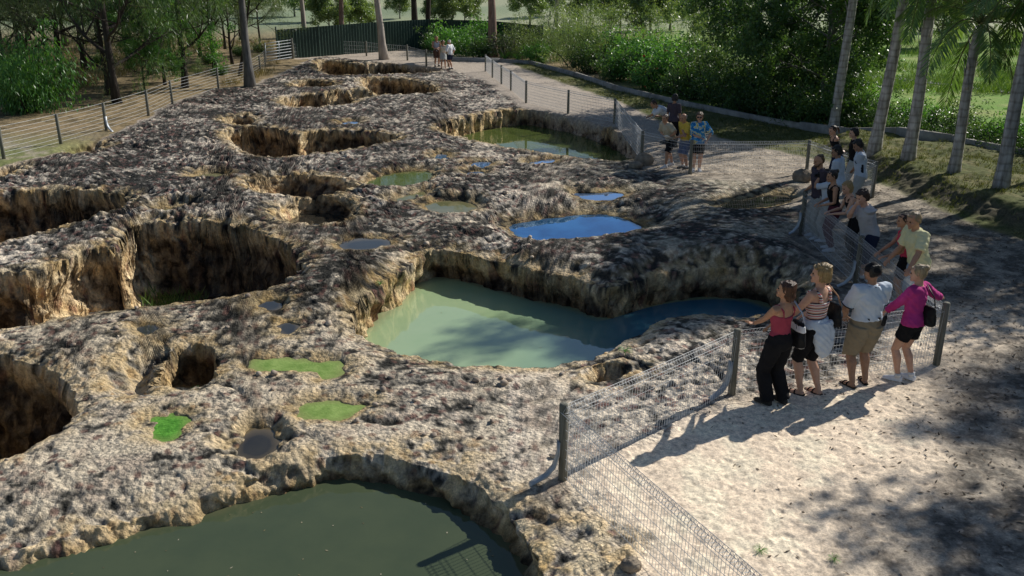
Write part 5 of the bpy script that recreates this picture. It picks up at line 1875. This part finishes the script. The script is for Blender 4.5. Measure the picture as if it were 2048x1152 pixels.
def make_shrub(name, seed, w, h, lmat, n, ln, wd, droop=.15, base=.08, stems=7, open_=.0, bark=None, flowers=None):
    """many-stemmed shrub; leaves in clumps through an uneven dome"""
    rng = np.random.default_rng(seed)
    root = empty(name)
    mb = MB()
    tips = []
    for i in range(stems):
        a = i * 2.399 + rng.uniform(-.3, .3)
        rr = math.sqrt((i + .5) / stems)
        d = np.array([math.cos(a) * rr * w * .42, math.sin(a) * rr * w * .42, h * rng.uniform(.55, .85) * (1.1 - .4 * rr)])
        p0 = np.array([math.cos(a) * .08 * w * rr, math.sin(a) * .08 * w * rr, -.1])
        pts = [p0, p0 + d * .35 + rng.normal(0, .05, 3), p0 + d * .7 + rng.normal(0, .08, 3), p0 + d]
        mb.tube(pts, [.035, .026, .018, .008], 6, cap=False)
        for k in range(int(7 * (1 - open_)) + 3):
            t = rng.uniform(.12 + open_ * .4, 1.0)
            q = p0 + d * t + rng.normal(0, .14, 3) * np.array([w, w, h]) * .62
            q[2] = max(q[2], base * h + .1)
            tips.append(q)
    mb.build('trunk', bark or BK_DARK, root)
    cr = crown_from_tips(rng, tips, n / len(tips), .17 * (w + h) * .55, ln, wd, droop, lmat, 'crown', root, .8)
    if flowers:
        fb_ = MB()
        for i in range(26):
            q = tips[rng.integers(len(tips))] + rand_dirs(rng, 1)[0] * .25
            fb_.ball(q, (.06, .06, .045), 6, 4)
        fb_.build('flowers', flowers, root)
    return root


def make_palm(seed, trunk_h, frond_len, nf, r=.20, lean=(0, 0), hang=0):
    rng = np.random.default_rng(seed)
    root = empty('palm_tree')
    mb = MB()
    n = 26
    zs = np.linspace(0, 1, n)
    pts = np.column_stack([lean[0] * zs * trunk_h + .04 * np.sin(zs * 5 + seed), lean[1] * zs * trunk_h + .03 * np.cos(zs * 4 + seed), zs * trunk_h - .3 * (zs == 0)])
    rad = r * (1 - .22 * zs) * (1 + .4 * np.exp(-zs * 16))
    mb.tube(pts, rad, 16)
    # torn old frond bases near the top
    for i in range(12):
        t = rng.uniform(.55, .98)
        q = np.array([np.interp(t, zs, pts[:, j]) for j in range(3)])
        a = rng.uniform(0, 6.28)
        o = np.array([math.cos(a), math.sin(a), 0])
        mb.tube([q + o * r * .70, q + o * r * .95 + [0, 0, .16], q + o * (r * 1.05 + rng.uniform(0, .1)) + [0, 0, rng.uniform(.25, .5)]], [(.055, .018), (.04, .012), (.012, .006)], 6, ref=np.cross(o, [0, 0, 1]))
    mb.build('trunk', BK_PALM, root)
    top = pts[-1]
    C, D, Nn, Ln, Wd, Sh = [], [], [], [], [], []
    rb = MB()
    for i in range(nf):
        a = i * 2.399 + rng.uniform(-.25, .25)
        el = rng.uniform(.15, 1.25) if i < nf - hang else rng.uniform(-.9, -.2)
        fl = frond_len * rng.uniform(.8, 1.15)
        d = np.array([math.cos(a) * math.cos(el), math.sin(a) * math.cos(el), math.sin(el)])
        q = top + np.array([0, 0, .05]) + d * .05
        pp = [q.copy()]
        m = 26
        for k in range(m):
            d = unit(d + np.array([0, 0, -.058 - .03 * k / m]))
            q = q + d * fl / m
            pp.append(q.copy())
            if k < 4:
                continue
            side = unit(np.cross(d, [0, 0, 1.]))
            upv = np.cross(side, d)
            env = math.sin(math.pi * min(1, .12 + .86 * (k / m))) ** .6
            for s in (-1, 1):
                for e in (0, .5):
                    ll = .62 * env * rng.uniform(.8, 1.1) * fl / 2.6
                    ld = unit(side * s * .85 + d * .55 + np.array([0, 0, -.45 - rng.uniform(0, .5)]) + upv * rng.uniform(-.1, .3))
                    C.append(q - d * fl / m * e + ld * ll * .5)
                    D.append(ld)
                    Nn.append(upv + rng.normal(0, .3, 3))
                    Ln.append(ll)
                    Wd.append(.036)
                    Sh.append(rng.uniform(.15, .95) * (.6 if el < 0 else 1))
        rb.tube(pp, np.linspace(.028, .006, len(pp)), 6, cap=False)
    rb.build('frond_stalks', mat_noise('frond_stalk', (.10, .12, .04), (.17, .18, .07), 8, .7, .1), root)
    leaves_mesh('crown', np.array(C), np.array(D), np.array(Nn), np.array(Ln), np.array(Wd), np.array(Sh), LM_PALM, root)
    return root


def put(o, px=None, py=None, xy=None, s=1.0, rz=None, zoff=0.0, label=None, cat=None, group=None, sz=None):
    if xy is None:
        p = ground(px, py)
        z = gz(p[0], p[1])
        if z > .15 and p[1] < 60:
            p = ground(px, py, z)
            z = gz(p[0], p[1])
        xy = (p[0], p[1])
    z = gz(*xy)
    o.location = (xy[0], xy[1], z + zoff)
    o.rotation_euler = (0, 0, random.uniform(0, 6.28) if rz is None else rz)
    o.scale = (s, s, s if sz is None else sz)
    tag(o, label, cat, group)
    return o


_used = set()


def inst(proto, **kw):
    o = proto if proto.name not in _used else copy_tree(proto)
    _used.add(proto.name)
    return put(o, **kw)


# ---- prototypes
gum = [make_tree('gum_tree', 11, 11, .17, .32, BK_GREY, LM_GUM, 46, .55, .17, .035, .55), make_tree('gum_tree', 12, 9, .12, .2, BK_DARK, LM_GUM, 46, .55, .16, .035, .5, nlimb=11)]
oak = [make_tree('she_oak_tree', 21, 9, .15, .14, BK_DARK, LM_DARK, 60, .6, .24, .020, .6, nlimb=14, limb_len=.36), make_tree('she_oak_tree', 22, 8, .11, .12, BK_DARK, LM_GUM, 56, .6, .24, .020, .55, nlimb=14, limb_len=.38)]
wattle = make_tree('leafy_tree', 31, 5.5, .09, .22, BK_DARK, LM_BRIGHT, 60, .42, .15, .055, .35, nlimb=9, limb_len=.4)
shr_dark = [make_shrub('dark_shrub', 41, 2.6, 2.5, LM_DARK, 4200, .12, .055), make_shrub('dark_shrub', 42, 2.8, 2.1, LM_DARK, 4200, .15, .045, .3)]
shr_bright = make_shrub('bright_shrub', 43, 2.6, 2.6, LM_BRIGHT, 4200, .13, .06, .3)
shr_feath = make_shrub('feathery_shrub', 44, 2.6, 3.4, LM_FEATH, 5200, .16, .02, .3, open_=.25)
shr_sage = make_shrub('pale_leaved_shrub', 45, 2.3, 3.0, LM_SAGE, 1500, .15, .085, .2, open_=.4, bark=BK_PALE)
shr_weep = make_shrub('weeping_shrub', 46, 4.2, 4.0, LM_BRIGHT, 9000, .20, .05, .7, stems=11)
round_tree = make_tree('field_tree', 51, 7, .14, .18, BK_GREY, LM_FEATH, 44, .8, .32, .14, .3, nlimb=10, limb_len=.34)

# ---- bush on the left
bush_lab = ['dark trunked she oak with fine drooping foliage in the bush behind the strand wire fence', 'slim gum tree with olive leaves in the shaded bush behind the strand wire fence']
G_B = 'trees in the bush at the left'
rng = np.random.default_rng(99)
spots = [(235, 206, oak[0], 1.15), (215, 190, oak[1], 1.0), (370, 176, oak[0], 1.0), (130, 170, oak[0], 1.1), (60, 150, oak[1], 1.2), (300, 150, oak[1], 1.1), (430, 140, gum[1], 1.0), (465, 128, oak[1], .8),
         (20, 185, oak[1], 1.0), (170, 140, oak[0], 1.1), (95, 120, gum[1], 1.1), (260, 122, oak[0], 1.1), (340, 118, gum[1], 1.0), (400, 112, oak[1], 1.0), (40, 108, oak[0], 1.2), (200, 104, gum[0], 1.0),
         (300, 96, oak[1], 1.2), (450, 98, gum[1], .8), (130, 92, oak[0], 1.2), (380, 90, oak[0], 1.0), (520, 92, gum[1], .7), (250, 84, gum[0], 1.0), (60, 80, oak[1], 1.2), (480, 80, oak[1], .8), (330, 76, oak[0], 1.1),
         (160, 72, oak[1], 1.3), (420, 70, gum[1], 1.0), (-60, 160, oak[0], 1.1), (-120, 120, oak[1], 1.2)]
for px, py, pr, s in spots:
    k = 0 if pr in oak else 1
    inst(pr, px=px, py=py, s=s, label=bush_lab[k], cat='tree', group=G_B + (' with fine foliage' if k == 0 else ' with olive leaves'))
inst(shr_weep, px=62, py=224, s=1.05, label='large bright green weeping shrub at the left edge behind the wire fence', cat='shrub')
inst(wattle, px=330, py=170, s=.9, label='leafy bright green tree with forked stem between the dark she oak trunks', cat='tree')
inst(wattle, px=290, py=186, s=.55, label='smaller bright green sapling in front of the she oaks', cat='tree')
for px, py, s in [(440, 150, .5), (150, 175, .5), (420, 128, .6), (20, 140, .8), (200, 130, .6), (480, 112, .6), (350, 140, .5), (100, 200, .4), (300, 130, .6), (520, 104, .5), (395, 150, .35)]:
    inst(shr_dark[1] if s > .45 else shr_feath, px=px, py=py, s=s, label='low scrubby undergrowth bush among the trees at the left', cat='shrub', group='undergrowth bushes in the left bush')

# ---- trunks near the back fence, each one told apart
def trunk_tree(name, px0, py0, px1, r, bark, label, lmat=LM_GUM, seed=1, height=9.5, per=40):
    b = ground(px0, py0)
    zb = gz(b[0], b[1])
    # direction of the trunk: where it leaves the top of the frame, at the same distance
    zt = CAM_H - b[1] * math.tan(math.radians(1.6))
    dpx = (px1 - 1024) / FPX * (b[1] * CP + (CAM_H - zt) * SP)
    lx = (dpx - b[0]) / max(zt, .5)
    t = make_tree(name, seed, height, r, .50, bark, lmat, per, .6, .2, .045, .45, nlimb=8, limb_len=.30, lean=(lx, 0))
    put(t, xy=(b[0], b[1]), rz=0, label=label, cat='tree')
    return t


trunk_tree('gum_tree', 500, 172, 484, .24, BK_GREY, 'thick grey trunk standing alone at the left edge of the rock platform', seed=61, height=10)
trunk_tree('gum_tree', 614, 113, 606, .20, BK_PALE, 'slender pale trunk just right of the metal gate', seed=62)
trunk_tree('gum_tree', 685, 103, 680, .22, BK_PINK, 'brownish trunk in front of the left half of the corrugated fence', seed=63)
trunk_tree('gum_tree', 769, 119, 756, .27, BK_PALE, 'stout pale leaning trunk on the path at the far end of the rock', seed=64)
trunk_tree('gum_tree', 832, 90, 828, .30, BK_DARK, 'dark trunk of a forked tree behind the far trio, left of a second dark trunk', LM_DARK, seed=65)
trunk_tree('gum_tree', 856, 88, 857, .24, BK_DARK, 'second dark trunk, just right of the forked dark tree', LM_DARK, seed=66)
trunk_tree('gum_tree', 986, 116, 983, .34, BK_PINK, 'thick pinkish trunk rising from the shrubs right of the far trio', seed=67)
trunk_tree('gum_tree', 478, 152, 492, .10, BK_DARK, 'thin dark sapling trunk beside the thick grey trunk', seed=68, height=7, per=30)
trunk_tree('gum_tree', 1110, 60, 1112, .22, BK_PALE, 'pale trunk standing far behind the feathery shrubs', seed=69)
trunk_tree('gum_tree', 1408, 45, 1395, .5, BK_DARK, 'dark forked tree in the far paddock', LM_GUM, seed=70, height=14, per=50)

# ---- shrubs behind the concrete edging
hedge = [
    (900, 108, shr_bright, .75), (935, 112, shr_bright, .6), (960, 116, shr_dark[1], .7), (870, 104, shr_dark[0], .6), (1010, 118, shr_sage, .95), (975, 104, shr_bright, .85), (1045, 118, shr_feath, .7),
    (1075, 126, shr_bright, .5), (1110, 122, shr_feath, .95), (1150, 134, shr_feath, 1.1), (1180, 146, shr_dark[0], .8), (1200, 140, shr_feath, 1.15), (1135, 108, shr_feath, 1.0), (1080, 104, shr_dark[0], .9),
    (1235, 160, shr_dark[1], .95), (1260, 146, shr_bright, 1.1), (1290, 164, shr_bright, 1.15), (1310, 178, shr_dark[0], .9), (1340, 164, shr_bright, 1.2), (1362, 190, shr_dark[1], 1.0), (1390, 176, shr_dark[0], 1.1),
    (1400, 200, shr_dark[1], .95), (1440, 192, shr_feath, 1.05), (1450, 214, shr_dark[0], .95), (1490, 202, shr_dark[1], 1.15), (1500, 226, shr_dark[1], .95), (1540, 214, shr_dark[0], 1.3), (1560, 240, shr_dark[0], .95),
    (1590, 222, shr_dark[1], 1.35), (1620, 250, shr_dark[1], .95), (1650, 228, shr_dark[0], 1.3), (1680, 258, shr_dark[0], .9), (1720, 246, shr_bright, 1.0), (1735, 270, shr_dark[1], .8), (1780, 262, shr_dark[0], .95),
    (1800, 284, shr_dark[0], .75), (1840, 272, shr_bright, .9), (1860, 292, shr_dark[1], .8), (1900, 284, shr_dark[0], .95), (1925, 304, shr_dark[0], .75), (1960, 296, shr_dark[1], .95), (1990, 318, shr_dark[1], .75),
    (2030, 308, shr_bright, .95), (2070, 330, shr_dark[0], .85), (2120, 336, shr_dark[1], 1.0), (1210, 116, shr_dark[0], .9), (1300, 132, shr_feath, 1.1), (1400, 146, shr_feath, 1.0), (1170, 100, shr_feath, 1.0)]
LAB = {shr_bright.name: ('bright green leafy shrub in the hedge behind the concrete edging', 'bright shrubs in the hedge'), shr_feath.name: ('feathery olive shrub in the hedge behind the concrete edging', 'feathery shrubs in the hedge'),
       shr_dark[0].name: ('dark small-leaved shrub packed in the hedge behind the concrete edging', 'dark shrubs in the hedge'), shr_dark[1].name: ('dark long-leaved shrub packed in the hedge behind the concrete edging', 'long-leaved dark shrubs in the hedge')}
for px, py, pr, s in hedge:
    if pr is shr_sage:
        inst(pr, px=px, py=py, s=s, label='airy shrub with pale silvery leaves in front of the thick pinkish trunk', cat='shrub')
    else:
        inst(pr, px=px, py=py, s=s * (.82 if px > 1690 else 1.15 if px > 1420 else 1.22 if px > 1250 else 1.3 if px > 1075 else 1.6), label=LAB[pr.name][0], cat='shrub', group=LAB[pr.name][1])
red = mat_noise('red_flower', (.5, .03, .02), (.7, .07, .03), 9, .6, 0)
fl_sh = make_shrub('flowering_shrub', 47, 2.6, 2.6, LM_BRIGHT, 4200, .14, .065, .3, flowers=red)
put(fl_sh, px=1322, py=182, s=1.15, label='green shrub dotted with red flowers in the middle of the hedge', cat='shrub')
dk = make_tree('dense_tree', 33, 6.5, .14, .16, BK_GREY, LM_DARK, 95, .55, .17, .075, .25, nlimb=14, limb_len=.40)
_used.add(dk.name)
put(dk, px=1568, py=208, s=1.0, label='tall dense dark green tree towering over the hedge left of the palms', cat='tree')
dk2 = copy_tree(dk)
put(dk2, px=1640, py=236, s=.9, label='second dense dark tree with grey stem just left of the first palm', cat='tree')

# ---- palms on the bank
for i, (px, py, th, fl_, nf, hg, lab) in enumerate([
        (1668, 268, 6.6, 2.7, 18, 2, 'leftmost palm, its ringed grey trunk behind the ponytail woman'),
        (1750, 303, 6.2, 2.7, 20, 3, 'second palm from the left, with a tall slightly tilted grey trunk'),
        (1815, 322, 5.3, 2.6, 22, 4, 'middle palm of the five on the bank'),
        (1904, 346, 3.7, 2.5, 20, 2, 'palm with the lowest crown, its fronds spreading from a short trunk'),
        (1998, 376, 5.0, 2.5, 20, 6, 'rightmost palm, a yellowish frond drooping over its trunk')]):
    pl = make_palm(80 + i, th, fl_, nf, (.165 if i != 3 else .14), lean=((.02, 0), (.06, .02), (.01, 0), (.03, 0), (.03, 0))[i], hang=hg)
    put(pl, px=px, py=py, rz=0, label=lab, cat='palm', group='palms on the bank')
# strappy plants under the palms
strap_p = []
def strappy(seed, n, ln):
    r_ = np.random.default_rng(seed)
    root = empty('strappy_plant')
    C, D, Nn, L_ = [], [], [], []
    for i in range(n):
        a = r_.uniform(0, 6.28)
        d = unit([math.cos(a), math.sin(a), r_.uniform(.5, 1.8)])
        q = np.array([0, 0, 0.])
        for k in range(4):
            C.append(q + d * ln / 8)
            D.append(d)
            Nn.append(np.cross(np.cross(d, [0, 0, 1]), d))
            L_.append(ln / 4 * 1.5)
            q = q + d * ln / 4
            d = unit(d + [0, 0, -.33])
    leaves_mesh('crown', np.array(C), np.array(D), np.array(Nn), np.array(L_), .06, r_.uniform(.2, .9, len(C)), LM_BRIGHT, root)
    return root
sp0 = strappy(5, 46, 1.1)
for px, py, s in [(1790, 268, 1.2), (1825, 284, 1.1), (1010, 120, .9), (1035, 122, .8), (890, 112, .8)]:
    inst(sp0, px=px, py=py, s=s, label='strappy leaved clump under the taller hedge shrubs', cat='plant', group='strappy clumps at the foot of the hedge')

for px, py, s in [(1520, 1106, .08), (1668, 1122, .07), (1250, 700, .12), (760, 560, .1), (395, 760, .2), (1120, 652, .12)]:
    inst(sp0, px=px, py=py, s=s, label='tiny green weed sprouting from bare sand or rock', cat='weed', group='tiny weeds on the sand and rock')

# ---- off to the right, outside the frame: the trees that shade the path
for xy, s, pr in [((19.4, 16.0), 1.4, dk), ((21.0, 17.2), 1.4, dk), ((19.0, 14.2), 1.2, dk), ((21.5, 14.8), 1.5, dk), ((23.5, 21.5), 1.5, dk), ((26.0, 24.0), 1.4, dk), ((20.6, 22.4), 1.2, dk)]:
    inst(pr, xy=xy, s=s, label='tall tree beyond the right edge shading the path', cat='tree', group='trees shading the path')

tall = make_tree('tall_shade_tree', 35, 13.5, .2, .62, BK_GREY, LM_DARK, 130, .6, .2, .08, .25, nlimb=11, limb_len=.22)
put(tall, xy=(18.3, 26.6), s=1.0, label='tall tree with a high dense crown beyond the right edge', cat='tree')
_used.add(tall.name)
for xy, s in [((25.8, 21.8), 1.1), ((25.4, 19.6), 1.1), ((27.6, 20.8), 1.1)]:
    inst(tall, xy=xy, s=s, label='tall tree beyond the right edge shading the path', cat='tree', group='trees shading the path')

# ---- paddock trees and far slope
G_F = 'scattered trees in the far paddocks'
for px, py, s in [(660, 74, .55), (700, 62, .55), (725, 68, .5), (905, 60, .65), (930, 52, .6), (870, 50, .5), (640, 48, .6), (590, 40, .7), (800, 42, .5), (1060, 52, .7), (1100, 40, .6), (1180, 60, .8), (1240, 70, .8),
                   (1300, 80, .7), (1340, 60, .8), (1420, 92, .6), (1480, 84, .5), (1380, 40, .7), (1560, 60, .5), (690, 26, .6), (760, 22, .6), (560, 24, .7), (1150, 22, .7), (1880, 96, .7), (1840, 64, .7), (1960, 60, .8), (2030, 84, .9)]:
    inst(round_tree, px=px, py=py, s=s, label='small rounded olive tree scattered in the far paddocks', cat='tree', group=G_F)


# ---- grasses
def grass(name, n, pts_fn, ln, wd, mat, seed, label, clump=6):
    r_ = np.random.default_rng(seed)
    P = pts_fn(r_, n // clump)
    k = len(P)
    F = ground_fields(P[:, 0], P[:, 1], False)
    C = np.column_stack([P, F['z']])
    C = np.repeat(C, clump, 0)
    C[:, :2] += r_.normal(0, ln * .25, (len(C), 2))
    a = r_.uniform(0, 6.28, len(C))
    D = np.column_stack([np.cos(a) * .5, np.sin(a) * .5, r_.uniform(.6, 1.2, len(C))])
    l_ = ln * r_.uniform(.5, 1.3, len(C))
    D /= np.linalg.norm(D, axis=1)[:, None]
    C = C + D * l_[:, None] * .45
    o = leaves_mesh(name, C, D, rand_dirs(r_, len(C)) * [1, 1, .2], l_, wd, r_.uniform(.1, 1, len(C)), mat, None)
    tag(o, label, 'grass', None, 'stuff')


def reg(px0, px1, py0, py1):
    def fn(r_, n):
        a = np.array([ground(x, y)[:2] for x, y in zip(r_.uniform(px0, px1, n * 2), r_.uniform(py0, py1, n * 2))])
        F = ground_fields(a[:, 0], a[:, 1], False)
        m = (F['d_rock'] > .5) & (F['d_path'] > .6) & (F['d_left'] > .2) & (fbm(a[:, 0] * .3, a[:, 1] * .3, 2, 5) > -.15)
        return a[m][:n]
    return fn


grass('dry_grass', 26000, reg(-60, 560, 84, 232), .42, .02, LM_DRY, 1, 'dry straw coloured grass under the trees of the left bush')
grass('field_grass', 16000, reg(1500, 2060, 70, 190), .5, .035, LM_GRASS, 2, 'bright green grass of the field behind the hedge on the right')


def pit_grass(r_, n):
    a = np.array([ground(x, y, -1.7)[:2] for x, y in zip(r_.uniform(255, 400, n), r_.uniform(590, 640, n))])
    F = ground_fields(a[:, 0], a[:, 1], False)
    return a[F['z'] < -1.5]


grass('pit_grass', 900, pit_grass, .35, .022, LM_GRASS, 3, 'green grass growing on the floor of the large dry pit')

def on(poly, n0):
    lo, hi = poly.min(0), poly.max(0)

    def fn(r_, n):
        a = np.column_stack([r_.uniform(lo[0], min(hi[0], 24), n0), r_.uniform(lo[1], hi[1], n0)])
        a = a[(np.abs(a[:, 0]) < a[:, 1] * .62) & (fbm(a[:, 0] * .5, a[:, 1] * .5, 3, 6) > -.12)]
        return a[sdf_poly(a[:, 0], a[:, 1], poly) < -.1][:n]
    return fn


grass('lawn_grass', 30000, on(LAWN, 30000), .11, .014, leaf_mat('grass_lawn', (.05, .065, .02), (.11, .13, .045), (.22, .22, .09), .3), 7, 'short patchy grass of the lawn between the path and the edging', 6)


# fallen leaves and bits of bark on the path
def litter(n):
    r_ = np.random.default_rng(12)
    a = np.column_stack([r_.uniform(2.5, 13, n), r_.uniform(6.5, 30, n)])
    keep = (sdf_poly(a[:, 0], a[:, 1], PATH) < -.05) & (a[:, 0] < a[:, 1] * .6 + .5)
    keep &= r_.uniform(0, 1, n) < sstep(3.5, 7.5, a[:, 0] + .12 * (a[:, 1] - 8)) * .85 + .13
    a = a[keep]
    F = ground_fields(a[:, 0], a[:, 1], False)
    Cc = np.column_stack([a, F['z'] + .008])
    k = len(Cc)
    D = np.column_stack([r_.normal(size=(k, 2)), r_.normal(0, .18, k)])
    o = leaves_mesh('fallen_leaves', Cc, D, np.column_stack([r_.normal(0, .35, (k, 2)), np.ones(k)]), r_.uniform(.03, .10, k), r_.uniform(.010, .028, k), r_.uniform(0, 1, k),
                    leaf_mat('dead_leaf', (.05, .038, .028), (.14, .10, .07), (.26, .21, .16), .1, .95), None)
    tag(o, 'brown fallen leaves and bark scraps littering the shaded path', 'leaf litter', None, 'stuff')


litter(22000)


def floaters(n):
    r_ = np.random.default_rng(15)
    out = []
    for i in (0, 1, 16):
        P = PITS[i]
        lo, hi = P['bb']
        a = np.column_stack([r_.uniform(lo[0], hi[0], n), r_.uniform(max(lo[1], 5.5), hi[1], n)])
        d = sdf_poly(a[:, 0], a[:, 1], P['xy'])
        a = a[(d < -.25) & (r_.uniform(0, 1, n) < .25 + .75 * np.exp(-(-d - .3) / .5))]
        zw = P['wl'] + float(fbm(np.array([P['xy'].mean(0)[0] * .28]), np.array([P['xy'].mean(0)[1] * .28]), 3, 21)[0]) * .024
        out.append(np.column_stack([a, np.full(len(a), zw + .004)]))
    Cc = np.concatenate(out)
    k = len(Cc)
    o = leaves_mesh('floating_leaves', Cc, np.column_stack([r_.normal(size=(k, 2)), np.zeros(k)]), np.tile([0, 0, 1.], (k, 1)), r_.uniform(.015, .05, k), r_.uniform(.008, .02, k), r_.uniform(0, 1, k),
                    leaf_mat('floating_leaf', (.07, .055, .03), (.22, .18, .09), (.45, .42, .33), .1, .9), None)
    tag(o, 'specks and dead leaves floating on the three large pools', 'leaf litter', None, 'stuff')


floaters(150)


# loose stones lying about on the rock
def stones(n):
    r_ = np.random.default_rng(14)
    a = np.column_stack([r_.uniform(-14, 5, n * 3), r_.uniform(7, 34, n * 3)])
    F = ground_fields(a[:, 0], a[:, 1], False)
    m = (F['rock'] > .6) & (F['wall'] < .02) & (F['near'] > .1)
    a, zz = a[m][:n], F['z'][m][:n]
    b = MB()
    for (x, y), z in zip(a, zz):
        s_ = r_.uniform(.02, .055) * (1 + .02 * y)
        v0 = MB().ball((0, 0, 0), 1, 7, 5)
        v = v0.v[0] * (1 + r_.normal(0, .13, (len(v0.v[0]), 1))) * np.array([1, r_.uniform(.6, 1), r_.uniform(.45, .8)]) * s_
        an = r_.uniform(0, 6.28)
        v[:, :2] = v[:, :2] @ np.array([[math.cos(an), -math.sin(an)], [math.sin(an), math.cos(an)]])
        b.add(v + [x, y, z + s_ * .3], v0.f)
    o = b.build('loose_stones', mat_noise('loose_stone', (.16, .12, .10), (.55, .46, .36), 3.5, .9, .4), None, smooth=False)
    tag(o, 'small loose stones scattered over the rock platform', 'stones', None, 'stuff')


stones(260)

# road behind the hedge
rp = [ground(x, y) for x, y in [(1300, 118), (1460, 128), (1660, 145), (1800, 158), (1960, 178), (2300, 214)]]
v, f = [], []
for i, p in enumerate(rp):
    z = gz(p[0], p[1]) + .03
    v += [[p[0], p[1] - .9, z], [p[0], p[1] + .9, z]]
    if i:
        f.append((2 * i - 2, 2 * i, 2 * i + 1, 2 * i - 1))
tag(mesh_np('road', np.array(v), f, mat_noise('pale_road', (.22, .22, .22), (.32, .32, .31), 2, .9, .1), smooth=False), 'thin grey road crossing the green field behind the hedge', None, None, 'structure')
# ================================================================== LIGHT, SKY, CAMERA
SUN_DIR = Vector((.80, .60, 0)).normalized()
SUN_EL = math.radians(34)
world = bpy.data.worlds.new('World')
scene.world = world
world.use_nodes = True
wn = world.node_tree
wn.nodes.clear()
sky = N(wn, 'ShaderNodeTexSky', sky_type='NISHITA', sun_disc=False)
sky.sun_elevation = SUN_EL
sky.sun_rotation = math.atan2(SUN_DIR.x, SUN_DIR.y)
sky.air_density = 1.0
sky.dust_density = .4
sky.ozone_density = 2.0
bg = N(wn, 'ShaderNodeBackground')
bg.inputs['Strength'].default_value = .075
wo = N(wn, 'ShaderNodeOutputWorld')
wn.links.new(sky.outputs[0], bg.inputs[0])
wn.links.new(bg.outputs[0], wo.inputs[0])
sl = bpy.data.lights.new('sun', 'SUN')
sl.energy = 5.0
sl.angle = math.radians(.53)
sl.color = (1.0, .95, .86)
so = bpy.data.objects.new('sun', sl)
COL.objects.link(so)
dirv = Vector((SUN_DIR.x * math.cos(SUN_EL), SUN_DIR.y * math.cos(SUN_EL), math.sin(SUN_EL)))
so.rotation_euler = dirv.to_track_quat('Z', 'Y').to_euler()
so.location = dirv * 60

cd = bpy.data.cameras.new('camera')
cam = bpy.data.objects.new('camera', cd)
COL.objects.link(cam)
cam.location = (0, 0, CAM_H)
cam.rotation_euler = (math.pi / 2 - PITCH, 0, 0)
cd.sensor_width = 36.0
cd.lens = FPX / 2048 * 36.0
cd.clip_start = .1
cd.clip_end = 5000
scene.camera = cam
scene.view_settings.view_transform = 'Standard'
scene.view_settings.look = 'None'
scene.view_settings.exposure = 0
scene.view_settings.gamma = 1
